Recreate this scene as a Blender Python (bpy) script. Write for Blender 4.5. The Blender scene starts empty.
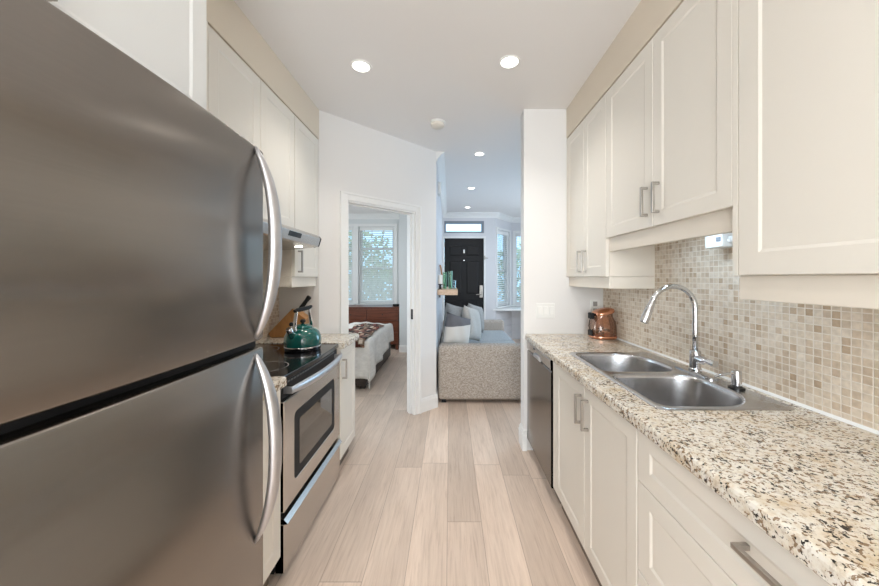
import bpy, bmesh, math, random
from mathutils import Vector, Matrix
random.seed(7)
S = bpy.context.scene
COL = S.collection

# ------------------------------------------------------------------ camera
cam_d = bpy.data.cameras.new('camera'); cam = bpy.data.objects.new('camera', cam_d); COL.objects.link(cam)
cam.location = (0, 0, 1.348); cam.rotation_euler = (math.pi/2, 0, 0)
cam_d.sensor_width = 36.0; cam_d.lens = 330.0*36.0/879.0
cam_d.shift_x = -10.5/879.0; cam_d.shift_y = -15.0/879.0
cam_d.clip_start = 0.02; cam_d.clip_end = 200
S.camera = cam

# ------------------------------------------------------------------ world, view
W = bpy.data.worlds.new('sky'); S.world = W; W.use_nodes = True
wn = W.node_tree; wn.nodes.clear()
w_out = wn.nodes.new('ShaderNodeOutputWorld'); w_bg = wn.nodes.new('ShaderNodeBackground')
w_tc = wn.nodes.new('ShaderNodeTexCoord'); w_sep = wn.nodes.new('ShaderNodeSeparateXYZ')
w_ramp = wn.nodes.new('ShaderNodeValToRGB'); w_map = wn.nodes.new('ShaderNodeMapRange')
wn.links.new(w_tc.outputs['Generated'], w_sep.inputs[0])
w_map.inputs['From Min'].default_value = -1; w_map.inputs['From Max'].default_value = 1
wn.links.new(w_sep.outputs['Y'], w_map.inputs['Value'])
wn.links.new(w_map.outputs[0], w_ramp.inputs[0])
w_ramp.color_ramp.elements[0].position = 0.35; w_ramp.color_ramp.elements[0].color = (1.0, 0.99, 0.98, 1)
w_ramp.color_ramp.elements[1].position = 0.65; w_ramp.color_ramp.elements[1].color = (0.48, 0.75, 1.0, 1)
wn.links.new(w_ramp.outputs[0], w_bg.inputs['Color']); w_bg.inputs['Strength'].default_value = 2.6
wn.links.new(w_bg.outputs[0], w_out.inputs['Surface'])

vs = S.view_settings
S.display_settings.display_device = 'sRGB'
vs.view_transform = 'Standard'; vs.look = 'None'; vs.exposure = 0.22; vs.gamma = 1.0; vs.use_curve_mapping = False
LAMP_KITCHEN = 56.0; LAMP_NEAR_ADDED = 28.0; LAMP_LIVING = 22.0; LAMP_BEDROOM = 34.0
KITCHEN_COL = (1.0, 0.95, 0.885)
try:
    S.cycles.use_denoising = True
    S.cycles.max_bounces = 10; S.cycles.diffuse_bounces = 6; S.cycles.transparent_max_bounces = 16
    S.cycles.sample_clamp_indirect = 6.0
    S.cycles.caustics_reflective = False; S.cycles.caustics_refractive = False
except Exception:
    pass

def portal(name, loc, normal, sx, sz):
    d = bpy.data.lights.new(name, 'AREA'); d.shape = 'RECTANGLE'; d.size = sx; d.size_y = sz
    o = bpy.data.objects.new(name, d); COL.objects.link(o)
    o.location = loc
    o.rotation_euler = Vector(normal).to_track_quat('-Z', 'Y').to_euler()
    d.cycles.is_portal = True
    return o

def area(name, loc, normal, sx, sz, power, col):
    d = bpy.data.lights.new(name, 'AREA'); d.shape = 'RECTANGLE'; d.size = sx; d.size_y = sz
    d.energy = power; d.color = col
    o = bpy.data.objects.new(name, d); COL.objects.link(o)
    o.location = loc
    o.rotation_euler = Vector(normal).to_track_quat('-Z', 'Y').to_euler()
    return o

# added fill lights, each just outside an invented, unseen window opening
area('added_fill_rear', (-0.15, -2.33, 1.35), (0, 1, 0), 1.9, 2.0, 106, (0.91, 0.965, 1.0))
area('added_fill_living', (2.68, 5.0, 1.45), (-1, 0, 0), 1.9, 1.7, 29, (0.52, 0.76, 1.0))
area('added_fill_bedroom', (-3.68, 4.6, 1.5), (1, 0, 0), 1.7, 1.5, 36, (0.82, 0.93, 1.0))

# ------------------------------------------------------------------ mesh helpers
class MB:
    def __init__(s): s.bm = bmesh.new()
    def face(s, vs):
        try: return s.bm.faces.new(vs)
        except ValueError: return None
    def box(s, x0, x1, y0, y1, z0, z1, f=None):
        P = [(x, y, z) for x in (x0, x1) for y in (y0, y1) for z in (z0, z1)]
        v = [s.bm.verts.new(f(*p) if f else p) for p in P]
        for q in ((0,1,3,2), (4,6,7,5), (0,4,5,1), (2,3,7,6), (0,2,6,4), (1,5,7,3)): s.face([v[i] for i in q])
        return s
    def loft(s, rings, cap0=True, cap1=True, closed=True):
        R = [[s.bm.verts.new(p) for p in r] for r in rings]
        n = len(R[0])
        for a, b in zip(R, R[1:]):
            for i in range(n if closed else n-1):
                j = (i+1) % n
                s.face((a[i], a[j], b[j], b[i]))
        if cap0: s.face(list(reversed(R[0])))
        if cap1: s.face(R[-1])
        return R
    def tube(s, pts, rad, seg=12, ref=None, caps=True):
        pts = [Vector(p) for p in pts]; n = len(pts); rings = []
        prev = None
        for i, p in enumerate(pts):
            t = (pts[min(i+1, n-1)] - pts[max(i-1, 0)])
            t.normalize()
            if ref is not None: side = Vector(ref)
            elif prev is None: side = t.orthogonal()
            else: side = prev
            side = (side - t*side.dot(t)).normalized(); prev = side
            up = t.cross(side)
            r = rad[i] if isinstance(rad, (list, tuple)) else rad
            a, b = r if isinstance(r, (list, tuple)) else (r, r)
            rings.append([p + side*a*math.cos(k*2*math.pi/seg) + up*b*math.sin(k*2*math.pi/seg) for k in range(seg)])
        s.loft(rings, caps, caps)
        return s
    def lathe(s, prof, c=(0,0,0), seg=32, mat=None, cap0=True, cap1=True):
        rings = []
        for r, z in prof:
            ring = [Vector((r*math.cos(k*2*math.pi/seg), r*math.sin(k*2*math.pi/seg), z)) for k in range(seg)]
            if mat is not None: ring = [mat @ p for p in ring]
            rings.append([p + Vector(c) for p in ring])
        s.loft(rings, cap0, cap1)
        return s
    def prism(s, poly, axis, a0, a1):
        def mk(p, a):
            if axis == 'y': return (p[0], a, p[1])
            if axis == 'x': return (a, p[0], p[1])
            return (p[0], p[1], a)
        s.loft([[mk(p, a0) for p in poly], [mk(p, a1) for p in poly]])
        return s

def origin_of(parent):
    v = Vector((0,0,0)); p = parent
    while p is not None: v += Vector(p.location); p = p.parent
    return v

def build(name, mb, mat, parent=None, smooth=False, bevel=0, origin=None, subsurf=0, angle=35, bseg=2):
    bm = mb.bm
    bmesh.ops.recalc_face_normals(bm, faces=bm.faces)
    o0 = origin_of(parent) if parent else Vector(origin or (0,0,0))
    if o0.length > 0:
        bmesh.ops.translate(bm, verts=bm.verts, vec=-o0)
    me = bpy.data.meshes.new(name); bm.to_mesh(me); bm.free()
    o = bpy.data.objects.new(name, me); COL.objects.link(o)
    if parent: o.parent = parent
    elif origin: o.location = o0
    for m in (mat if isinstance(mat, list) else [mat]): me.materials.append(m)
    if smooth:
        for p in me.polygons: p.use_smooth = True
        if angle: me.set_sharp_from_angle(angle=math.radians(angle))
    if bevel:
        b = o.modifiers.new('bevel', 'BEVEL'); b.width = bevel; b.segments = bseg; b.limit_method = 'ANGLE'; b.angle_limit = math.radians(40)
    if subsurf:
        m = o.modifiers.new('subsurf', 'SUBSURF'); m.levels = subsurf; m.render_levels = subsurf
    return o

def tag(o, label, cat, group=None, kind=None):
    o['label'] = label; o['category'] = cat
    if group: o['group'] = group
    if kind: o['kind'] = kind
    return o
def thing(name, label, cat, loc, group=None):
    o = bpy.data.objects.new(name, None); COL.objects.link(o); o.location = loc; o.empty_display_size = .1
    return tag(o, label, cat, group)
def struct(name, mb, mat, parent=None, **k):
    o = build(name, mb, mat, parent, **k)
    if parent is None: o['kind'] = 'structure'
    return o
def copy_tree(o, parent=None):
    c = o.copy(); COL.objects.link(c)
    if parent: c.parent = parent
    for ch in list(o.children): copy_tree(ch, c)
    return c

# ------------------------------------------------------------------ materials
def newmat(name):
    m = bpy.data.materials.new(name); m.use_nodes = True
    nt = m.node_tree; b = nt.nodes['Principled BSDF']
    return m, nt, b
def N(nt, t, **kw):
    n = nt.nodes.new(t)
    for k, v in kw.items(): setattr(n, k, v)
    return n
def L(nt, a, b): nt.links.new(a, b)
def plain(name, col, rough=.5, metal=0, spec=None, bump=0, bscale=60, coat=0, var=0):
    m, nt, b = newmat(name)
    b.inputs['Base Color'].default_value = (*col, 1); b.inputs['Roughness'].default_value = rough; b.inputs['Metallic'].default_value = metal
    if spec is not None: b.inputs['Specular IOR Level'].default_value = spec
    if coat: b.inputs['Coat Weight'].default_value = coat; b.inputs['Coat Roughness'].default_value = .05
    if bump or var:
        g = N(nt, 'ShaderNodeNewGeometry'); no = N(nt, 'ShaderNodeTexNoise'); no.inputs['Scale'].default_value = bscale
        L(nt, g.outputs['Position'], no.inputs['Vector'])
        if bump:
            bu = N(nt, 'ShaderNodeBump'); bu.inputs['Strength'].default_value = bump; bu.inputs['Distance'].default_value = .002
            L(nt, no.outputs['Fac'], bu.inputs['Height']); L(nt, bu.outputs['Normal'], b.inputs['Normal'])
        if var:
            r = N(nt, 'ShaderNodeValToRGB')
            r.color_ramp.elements[0].position = .3; r.color_ramp.elements[1].position = .7
            r.color_ramp.elements[0].color = (*[c*(1-var) for c in col], 1); r.color_ramp.elements[1].color = (*[min(1, c*(1+var)) for c in col], 1)
            L(nt, no.outputs['Fac'], r.inputs[0]); L(nt, r.outputs[0], b.inputs['Base Color'])
    return m
def emit(name, col, st):
    m, nt, b = newmat(name); b.inputs['Base Color'].default_value = (*col, 1)
    b.inputs['Emission Color'].default_value = (*col, 1); b.inputs['Emission Strength'].default_value = st
    return m
def ramp(nt, stops):
    r = N(nt, 'ShaderNodeValToRGB'); e = r.color_ramp.elements
    while len(e) < len(stops): e.new(.5)
    for el, (p, c) in zip(e, stops): el.position = p; el.color = (*c, 1)
    return r
def math_(nt, op, a, b=None, c=None):
    n = N(nt, 'ShaderNodeMath', operation=op)
    for i, v in enumerate((a, b, c)):
        if v is None: continue
        if isinstance(v, (int, float)): n.inputs[i].default_value = v
        else: L(nt, v, n.inputs[i])
    return n.outputs[0]
def mixc(nt, fac, a, b, mode='MIX'):
    n = N(nt, 'ShaderNodeMix', data_type='RGBA', blend_type=mode)
    for sock, v in ((n.inputs[0], fac), (n.inputs[6], a), (n.inputs[7], b)):
        if isinstance(v, (int, float)): sock.default_value = v
        elif isinstance(v, tuple): sock.default_value = (*v, 1)
        else: L(nt, v, sock)
    return n.outputs[2]

M = {}
M['wall'] = plain('white_wall_paint', (.75, .74, .73), .7, bump=.05, bscale=180)
M['wall_living'] = plain('pale_grey_wall_paint', (.66, .66, .68), .6)
M['wall_bed'] = plain('bedroom_wall_paint', (.66, .68, .68), .6)
M['ceiling'] = plain('ceiling_paint', (.78, .765, .755), .8)
M['trim'] = plain('white_trim_paint', (.80, .80, .79), .4)
M['trim_grey'] = plain('grey_painted_frame', (.22, .25, .29), .45)
M['cream'] = plain('cream_cabinet_paint', (.74, .70, .63), .38)
M['cream_in'] = plain('cream_cabinet_board', (.72, .66, .575), .45)
M['cream_daylit'] = plain('daylit_cream_cabinet_paint', (.77, .775, .765), .38)  # cream paint with the daylight on the fridge cabinet mixed into its colour
M['soffit'] = plain('tan_soffit_paint', (.69, .61, .50), .5)
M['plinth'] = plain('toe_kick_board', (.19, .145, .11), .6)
M['black'] = plain('black_plastic', (.010, .010, .011), .5, spec=.25)
M['black_gloss'] = plain('black_enamel', (.008, .008, .009), .12)
M['black_door'] = plain('black_door_paint', (.007, .0065, .007), .5, spec=.3)
M['nickel'] = plain('brushed_nickel', (.42, .39, .355), .34, 1)
M['chrome'] = plain('chrome', (.64, .64, .65), .08, 1)
M['white_plastic'] = plain('white_plastic', (.80, .80, .78), .35)
M['copper'] = plain('copper', (.70, .33, .20), .22, 1)
M['green_enamel'] = plain('green_enamel', (.004, .085, .072), .10, coat=.6)
M['candle'] = plain('candle_wax', (.82, .80, .76), .5)
M['mirror_glass'] = plain('dark_glass', (.02, .018, .016), .05)
M['lens'] = emit('lamp_lens', (1, .97, .92), 6)
M['led'] = emit('hood_led', (1, .97, .9), 8)
M['asphalt'] = plain('grey_paving', (.30, .31, .32), .9, var=.1, bscale=4)
M['bark'] = plain('tree_bark', (.10, .075, .05), .9, var=.2, bscale=30)
M['leaf'] = plain('green_leaves', (.26, .38, .25), .6, var=.35, bscale=5)
M['leaf2'] = plain('pale_green_leaves', (.38, .48, .36), .6, var=.3, bscale=5)
M['siding'] = plain('pale_siding', (.55, .56, .58), .7)

def steel(name, col, rough, tangent, aniso, streak_axis, streak=.10):
    m, nt, b = newmat(name)
    b.inputs['Metallic'].default_value = 1
    b.inputs['Roughness'].default_value = rough
    b.inputs['Anisotropic'].default_value = aniso
    cx = N(nt, 'ShaderNodeCombineXYZ')
    for i in range(3): cx.inputs[i].default_value = tangent[i]
    L(nt, cx.outputs[0], b.inputs['Tangent'])
    g = N(nt, 'ShaderNodeNewGeometry'); mp = N(nt, 'ShaderNodeMapping'); mp.inputs['Scale'].default_value = streak_axis
    L(nt, g.outputs['Position'], mp.inputs['Vector'])
    no = N(nt, 'ShaderNodeTexNoise'); no.inputs['Scale'].default_value = 1; no.inputs['Detail'].default_value = 4
    L(nt, mp.outputs[0], no.inputs['Vector'])
    r = ramp(nt, [(.3, tuple(c*(1-streak) for c in col)), (.7, tuple(min(1, c*(1+streak)) for c in col))])
    L(nt, no.outputs['Fac'], r.inputs[0]); L(nt, r.outputs[0], b.inputs['Base Color'])
    return m
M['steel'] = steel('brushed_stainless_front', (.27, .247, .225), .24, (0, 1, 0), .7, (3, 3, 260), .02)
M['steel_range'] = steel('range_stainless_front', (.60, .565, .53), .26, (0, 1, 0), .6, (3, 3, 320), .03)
M['steel_sink'] = steel('sink_stainless', (.52, .52, .53), .24, (0, 1, 0), .5, (40, 6, 40), .06)
M['alu'] = plain('satin_aluminium', (.58, .58, .60), .38, 1)
M['fridge_side'] = plain('grey_appliance_side', (.16, .16, .16), .5)

# glass panes that let light pass
def pane(name, tint=(.93, .97, .98), gl=.08):
    m = bpy.data.materials.new(name); m.use_nodes = True; nt = m.node_tree; nt.nodes.clear()
    o = N(nt, 'ShaderNodeOutputMaterial'); t = N(nt, 'ShaderNodeBsdfTransparent'); t.inputs[0].default_value = (*tint, 1)
    g = N(nt, 'ShaderNodeBsdfGlossy'); g.inputs['Roughness'].default_value = .02
    fr = N(nt, 'ShaderNodeLayerWeight'); fr.inputs[0].default_value = .3
    mul = math_(nt, 'MULTIPLY_ADD', fr.outputs['Fresnel'], .6, gl*.3)
    mx = N(nt, 'ShaderNodeMixShader'); L(nt, mul, mx.inputs[0]); L(nt, t.outputs[0], mx.inputs[1]); L(nt, g.outputs[0], mx.inputs[2])
    L(nt, mx.outputs[0], o.inputs[0]); return m
M['pane'] = pane('window_glass')
M['green_glass'] = pane('green_glass', (.66, .84, .72))
M['clear_glass'] = pane('blue_tinted_glass', (.75, .88, .92))
M['amber_glass'] = pane('copper_tinted_glass', (.96, .85, .78), .10)
M['oven_glass'] = plain('oven_door_glass', (.075, .065, .055), .04, spec=.9)

def floor_mat():
    m, nt, b = newmat('pale_oak_planks')
    g = N(nt, 'ShaderNodeNewGeometry'); sp = N(nt, 'ShaderNodeSeparateXYZ'); L(nt, g.outputs['Position'], sp.inputs[0])
    Wd, Ln = .188, 1.9
    u = math_(nt, 'DIVIDE', math_(nt, 'ADD', sp.outputs['X'], 10*Wd+.0145), Wd)
    row = math_(nt, 'FLOOR', u); fu = math_(nt, 'FRACT', u)
    wn1 = N(nt, 'ShaderNodeTexWhiteNoise', noise_dimensions='1D'); L(nt, row, wn1.inputs['W'])
    v = math_(nt, 'ADD', math_(nt, 'DIVIDE', sp.outputs['Y'], Ln), math_(nt, 'MULTIPLY', wn1.outputs['Value'], 7.3))
    col = math_(nt, 'FLOOR', v); fv = math_(nt, 'FRACT', v)
    cv = N(nt, 'ShaderNodeCombineXYZ'); L(nt, row, cv.inputs[0]); L(nt, col, cv.inputs[1])
    wn2 = N(nt, 'ShaderNodeTexWhiteNoise', noise_dimensions='2D'); L(nt, cv.outputs[0], wn2.inputs['Vector'])
    # grain
    gv = N(nt, 'ShaderNodeCombineXYZ')
    L(nt, math_(nt, 'MULTIPLY', sp.outputs['X'], 95), gv.inputs[0])
    L(nt, math_(nt, 'MULTIPLY', sp.outputs['Y'], 4.5), gv.inputs[1])
    L(nt, math_(nt, 'MULTIPLY', wn2.outputs['Value'], 40), gv.inputs[2])
    n1 = N(nt, 'ShaderNodeTexNoise'); n1.inputs['Scale'].default_value = 1; n1.inputs['Detail'].default_value = 6; n1.inputs['Roughness'].default_value = .65
    n1.inputs['Distortion'].default_value = .6
    L(nt, gv.outputs[0], n1.inputs['Vector'])
    gv2 = N(nt, 'ShaderNodeCombineXYZ')
    L(nt, math_(nt, 'MULTIPLY', sp.outputs['X'], 9), gv2.inputs[0]); L(nt, math_(nt, 'MULTIPLY', sp.outputs['Y'], 1.6), gv2.inputs[1])
    L(nt, math_(nt, 'MULTIPLY', wn2.outputs['Value'], 90), gv2.inputs[2])
    n2 = N(nt, 'ShaderNodeTexNoise'); n2.inputs['Scale'].default_value = 1; n2.inputs['Detail'].default_value = 3
    L(nt, gv2.outputs[0], n2.inputs['Vector'])
    r1 = ramp(nt, [(.25, (.49, .38, .305)), (.48, (.635, .51, .42)), (.75, (.70, .58, .485))])
    L(nt, n1.outputs['Fac'], r1.inputs[0])
    tone = ramp(nt, [(0, (.86, .85, .84)), (.4, (.98, .975, .97)), (.8, (1.06, 1.055, 1.05)), (1, (1.14, 1.15, 1.16))])
    L(nt, wn2.outputs['Value'], tone.inputs[0])
    c = mixc(nt, 1.0, r1.outputs[0], tone.outputs[0], 'MULTIPLY')
    r2 = ramp(nt, [(.35, (.92, .915, .91)), (.65, (1.05, 1.05, 1.05))]); L(nt, n2.outputs['Fac'], r2.inputs[0])
    c = mixc(nt, 1.0, c, r2.outputs[0], 'MULTIPLY')
    # knots
    vo = N(nt, 'ShaderNodeTexVoronoi'); kv = N(nt, 'ShaderNodeCombineXYZ')
    L(nt, math_(nt, 'MULTIPLY', sp.outputs['X'], 2.6), kv.inputs[0]); L(nt, math_(nt, 'MULTIPLY', sp.outputs['Y'], 1.5), kv.inputs[1])
    L(nt, kv.outputs[0], vo.inputs['Vector']); vo.inputs['Scale'].default_value = 1
    kr = ramp(nt, [(.02, (.62, .55, .5)), (.09, (1, 1, 1))]); L(nt, vo.outputs['Distance'], kr.inputs[0])
    c = mixc(nt, 1.0, c, kr.outputs[0], 'MULTIPLY')
    # seams
    eu = math_(nt, 'MINIMUM', fu, math_(nt, 'SUBTRACT', 1, fu)); ev = math_(nt, 'MINIMUM', fv, math_(nt, 'SUBTRACT', 1, fv))
    su = math_(nt, 'LESS_THAN', eu, .010); sv = math_(nt, 'LESS_THAN', ev, .0012)
    seam = math_(nt, 'MAXIMUM', su, sv)
    c = mixc(nt, math_(nt, 'MULTIPLY', seam, .5), c, (.22, .16, .12))
    L(nt, c, b.inputs['Base Color']); b.inputs['Roughness'].default_value = .42
    bu = N(nt, 'ShaderNodeBump'); bu.inputs['Strength'].default_value = .15; bu.inputs['Distance'].default_value = .002
    L(nt, math_(nt, 'SUBTRACT', n1.outputs['Fac'], seam), bu.inputs['Height']); L(nt, bu.outputs['Normal'], b.inputs['Normal'])
    return m
M['floor'] = floor_mat()

def granite_mat():
    m, nt, b = newmat('speckled_granite')
    g = N(nt, 'ShaderNodeNewGeometry')
    def noise(s, d=3, ro=.5, off=0, dist=0):
        n = N(nt, 'ShaderNodeTexNoise'); n.inputs['Scale'].default_value = s; n.inputs['Detail'].default_value = d; n.inputs['Roughness'].default_value = ro; n.inputs['Distortion'].default_value = dist
        mp = N(nt, 'ShaderNodeMapping'); mp.inputs['Location'].default_value = (off, off*.7, off*.3)
        L(nt, g.outputs['Position'], mp.inputs['Vector']); L(nt, mp.outputs[0], n.inputs['Vector'])
        return n.outputs['Fac']
    base = ramp(nt, [(.28, (.50, .40, .28)), (.40, (.64, .56, .45)), (.52, (.72, .68, .60)), (.7, (.76, .735, .69))])
    L(nt, noise(42, 6, .7), base.inputs[0])
    c = base.outputs[0]
    gold = ramp(nt, [(.52, (0, 0, 0)), (.66, (1, 1, 1))]); L(nt, noise(7, 6, .65, 3), gold.inputs[0])
    c = mixc(nt, math_(nt, 'MULTIPLY', gold.outputs[0], .45), c, (.55, .40, .22))
    grey = ramp(nt, [(.54, (0, 0, 0)), (.60, (1, 1, 1))]); L(nt, noise(80, 4, .6, 9), grey.inputs[0])
    c = mixc(nt, math_(nt, 'MULTIPLY', grey.outputs[0], .45), c, (.42, .35, .28))
    clus = noise(16, 3, .6, 21)
    def flecks(sc, off, thr, colr, k, cw):
        global_ = math_(nt, 'ADD', noise(sc, 3, .6, off, .3), math_(nt, 'MULTIPLY_ADD', clus, cw, -.5*cw))
        rr = ramp(nt, [(thr, (0, 0, 0)), (thr+.03, (1, 1, 1))]); L(nt, global_, rr.inputs[0])
        return mixc(nt, math_(nt, 'MULTIPLY', rr.outputs[0], k), c, colr)
    c = flecks(85, 5, .562, (.20, .12, .06), .9, .22)
    c = flecks(110, 15, .588, (.02, .016, .014), 1.0, .22)
    L(nt, c, b.inputs['Base Color']); b.inputs['Roughness'].default_value = .16
    return m
M['granite'] = granite_mat()

def mosaic_mat(dark=1.0):
    m, nt, b = newmat('tumbled_stone_mosaic')
    g = N(nt, 'ShaderNodeNewGeometry'); sp = N(nt, 'ShaderNodeSeparateXYZ'); L(nt, g.outputs['Position'], sp.inputs[0])
    P = .0257
    u = math_(nt, 'DIVIDE', math_(nt, 'ADD', sp.outputs['Y'], 5.003), P); v = math_(nt, 'DIVIDE', math_(nt, 'ADD', sp.outputs['Z'], -.912+10*P), P)
    cv = N(nt, 'ShaderNodeCombineXYZ'); L(nt, math_(nt, 'FLOOR', u), cv.inputs[0]); L(nt, math_(nt, 'FLOOR', v), cv.inputs[1])
    wnz = N(nt, 'ShaderNodeTexWhiteNoise', noise_dimensions='2D'); L(nt, cv.outputs[0], wnz.inputs['Vector'])
    tone = ramp(nt, [(0, (.50, .365, .24)), (.12, (.60, .47, .345)), (.35, (.68, .565, .435)), (.7, (.73, .625, .50)), (1, (.79, .70, .59))])
    L(nt, wnz.outputs['Value'], tone.inputs[0])
    n = N(nt, 'ShaderNodeTexNoise'); n.inputs['Scale'].default_value = 55; n.inputs['Detail'].default_value = 4; L(nt, g.outputs['Position'], n.inputs['Vector'])
    nr = ramp(nt, [(.3, (.86, .85, .84)), (.7, (1.08, 1.08, 1.08))]); L(nt, n.outputs['Fac'], nr.inputs[0])
    c = mixc(nt, 1.0, tone.outputs[0], nr.outputs[0], 'MULTIPLY')
    fu = math_(nt, 'FRACT', u); fv = math_(nt, 'FRACT', v)
    eu = math_(nt, 'MINIMUM', fu, math_(nt, 'SUBTRACT', 1, fu)); ev = math_(nt, 'MINIMUM', fv, math_(nt, 'SUBTRACT', 1, fv))
    e = math_(nt, 'MINIMUM', eu, ev)
    wob = math_(nt, 'MULTIPLY_ADD', n.outputs['Fac'], .06, .035)
    grout = math_(nt, 'LESS_THAN', e, wob)
    c = mixc(nt, grout, c, (.82, .75, .66))
    L(nt, c, b.inputs['Base Color']); b.inputs['Roughness'].default_value = .45
    bu = N(nt, 'ShaderNodeBump'); bu.inputs['Strength'].default_value = .4; bu.inputs['Distance'].default_value = .002
    L(nt, math_(nt, 'MINIMUM', math_(nt, 'MULTIPLY', e, 8), 1), bu.inputs['Height']); L(nt, bu.outputs['Normal'], b.inputs['Normal'])
    return m
M['mosaic'] = mosaic_mat()

def wood_mat(name, c0, c1, scale=(4, 40, 40), rough=.4):
    m, nt, b = newmat(name)
    g = N(nt, 'ShaderNodeNewGeometry'); mp = N(nt, 'ShaderNodeMapping'); mp.inputs['Scale'].default_value = scale
    L(nt, g.outputs['Position'], mp.inputs['Vector'])
    n = N(nt, 'ShaderNodeTexNoise'); n.inputs['Scale'].default_value = 1; n.inputs['Detail'].default_value = 5; n.inputs['Distortion'].default_value = .8
    L(nt, mp.outputs[0], n.inputs['Vector'])
    r = ramp(nt, [(.3, c0), (.7, c1)]); L(nt, n.outputs['Fac'], r.inputs[0]); L(nt, r.outputs[0], b.inputs['Base Color'])
    b.inputs['Roughness'].default_value = rough
    return m
M['dresser'] = wood_mat('red_brown_wood', (.085, .022, .010), (.17, .05, .022), (3, 30, 40), .35)
M['darkwood'] = wood_mat('dark_bed_wood', (.018, .011, .008), (.04, .025, .018), (30, 3, 40), .5)
M['shelfwood'] = wood_mat('pale_shelf_wood', (.55, .38, .25), (.68, .50, .36), (30, 3, 40), .45)
M['blockwood'] = wood_mat('knife_block_wood', (.36, .16, .05), (.50, .25, .09), (25, 25, 8), .45)
M['framewood'] = wood_mat('picture_frame_wood', (.30, .15, .07), (.45, .24, .12), (30, 3, 30), .5)

def fabric(name, c0, c1, scale, bump=.5):
    m, nt, b = newmat(name)
    g = N(nt, 'ShaderNodeNewGeometry')
    mp = N(nt, 'ShaderNodeMapping'); mp.inputs['Scale'].default_value = (1, 1, 2.2); L(nt, g.outputs['Position'], mp.inputs['Vector'])
    n = N(nt, 'ShaderNodeTexNoise'); n.inputs['Scale'].default_value = scale; n.inputs['Detail'].default_value = 4; n.inputs['Roughness'].default_value = .7
    L(nt, mp.outputs[0], n.inputs['Vector'])
    r = ramp(nt, [(.35, c0), (.65, c1)]); L(nt, n.outputs['Fac'], r.inputs[0]); L(nt, r.outputs[0], b.inputs['Base Color'])
    b.inputs['Roughness'].default_value = .9; b.inputs['Specular IOR Level'].default_value = .15
    bu = N(nt, 'ShaderNodeBump'); bu.inputs['Strength'].default_value = bump; bu.inputs['Distance'].default_value = .004
    L(nt, n.outputs['Fac'], bu.inputs['Height']); L(nt, bu.outputs['Normal'], b.inputs['Normal'])
    return m
M['sofa'] = fabric('oatmeal_sofa_weave', (.25, .21, .175), (.56, .50, .44), 58)
M['seatfab'] = fabric('blue_grey_seat_fabric', (.30, .32, .33), (.40, .42, .43), 60)
M['pillow_grey'] = fabric('grey_cushion_fabric', (.27, .26, .25), (.37, .36, .345), 60, .3)
M['pillow_pale'] = fabric('pale_grey_cushion_fabric', (.43, .41, .385), (.53, .51, .48), 60, .3)
M['duvet'] = fabric('white_duvet_cotton', (.66, .64, .60), (.76, .74, .70), 14, .25)

def twotone():
    m, nt, b = newmat('two_tone_cushion_fabric')
    tc = N(nt, 'ShaderNodeTexCoord'); sp = N(nt, 'ShaderNodeSeparateXYZ'); L(nt, tc.outputs['Generated'], sp.inputs[0])
    f = math_(nt, 'GREATER_THAN', sp.outputs['Z'], .63)
    c = mixc(nt, f, (.66, .62, .57), (.145, .14, .15)); L(nt, c, b.inputs['Base Color']); b.inputs['Roughness'].default_value = .9
    return m
M['pillow_two'] = twotone()

def throw_mat():
    m, nt, b = newmat('patterned_throw_wool')
    g = N(nt, 'ShaderNodeNewGeometry')
    vo = N(nt, 'ShaderNodeTexVoronoi', distance='CHEBYCHEV'); vo.inputs['Scale'].default_value = 16; L(nt, g.outputs['Position'], vo.inputs['Vector'])
    sepc = N(nt, 'ShaderNodeSeparateColor'); L(nt, vo.outputs['Color'], sepc.inputs[0])
    r = ramp(nt, [(0, (.03, .02, .02)), (.25, (.22, .055, .04)), (.5, (.42, .26, .18)), (.75, (.62, .52, .42)), (1, (.10, .06, .05))])
    r.color_ramp.interpolation = 'CONSTANT'
    L(nt, sepc.outputs[0], r.inputs[0])
    ed = ramp(nt, [(.30, (1, 1, 1)), (.42, (.3, .25, .22))]); L(nt, vo.outputs['Distance'], ed.inputs[0])
    c = mixc(nt, 1.0, r.outputs[0], ed.outputs[0], 'MULTIPLY')
    L(nt, c, b.inputs['Base Color']); b.inputs['Roughness'].default_value = .95
    return m
M['throw'] = throw_mat()

# ================================================================== THE ROOM
CZ = 2.67           # ceiling height
XL, XR = -1.35, 1.205
mb = MB(); mb.box(-3.6, 2.6, -2.3, 7.5, -.08, 0); struct('floor', mb, M['floor'])
mb = MB(); mb.box(-3.7, 2.7, -2.35, 7.5, CZ, CZ+.1); struct('ceiling', mb, M['ceiling'])

def mapper(p0, p1):
    p0 = Vector((p0[0], p0[1], 0)); d = Vector((p1[0], p1[1], 0)) - p0; ln = d.length; d.normalize()
    n = Vector((-d.y, d.x, 0))            # left of the direction
    return (lambda u, w, z: p0 + d*u + n*w + Vector((0, 0, z))), ln

def wall(name, p0, p1, th, mat, holes=(), z0=0, z1=CZ):
    f, ln = mapper(p0, p1); mb = MB()
    us = sorted({0, ln, *[h[0] for h in holes], *[h[1] for h in holes]})
    for a, b in zip(us, us[1:]):
        segs = [(z0, z1)]
        for h in holes:
            if h[0] <= a+1e-6 and h[1] >= b-1e-6:
                new = []
                for s0, s1 in segs:
                    if h[2] > s0: new.append((s0, min(h[2], s1)))
                    if h[3] < s1: new.append((max(h[3], s0), s1))
                segs = [q for q in new if q[1]-q[0] > 1e-4]
        for s0, s1 in segs: mb.box(a, b, 0, th, s0, s1, f)
    bmesh.ops.remove_doubles(mb.bm, verts=mb.bm.verts, dist=1e-5)
    return struct(name, mb, mat)

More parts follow.
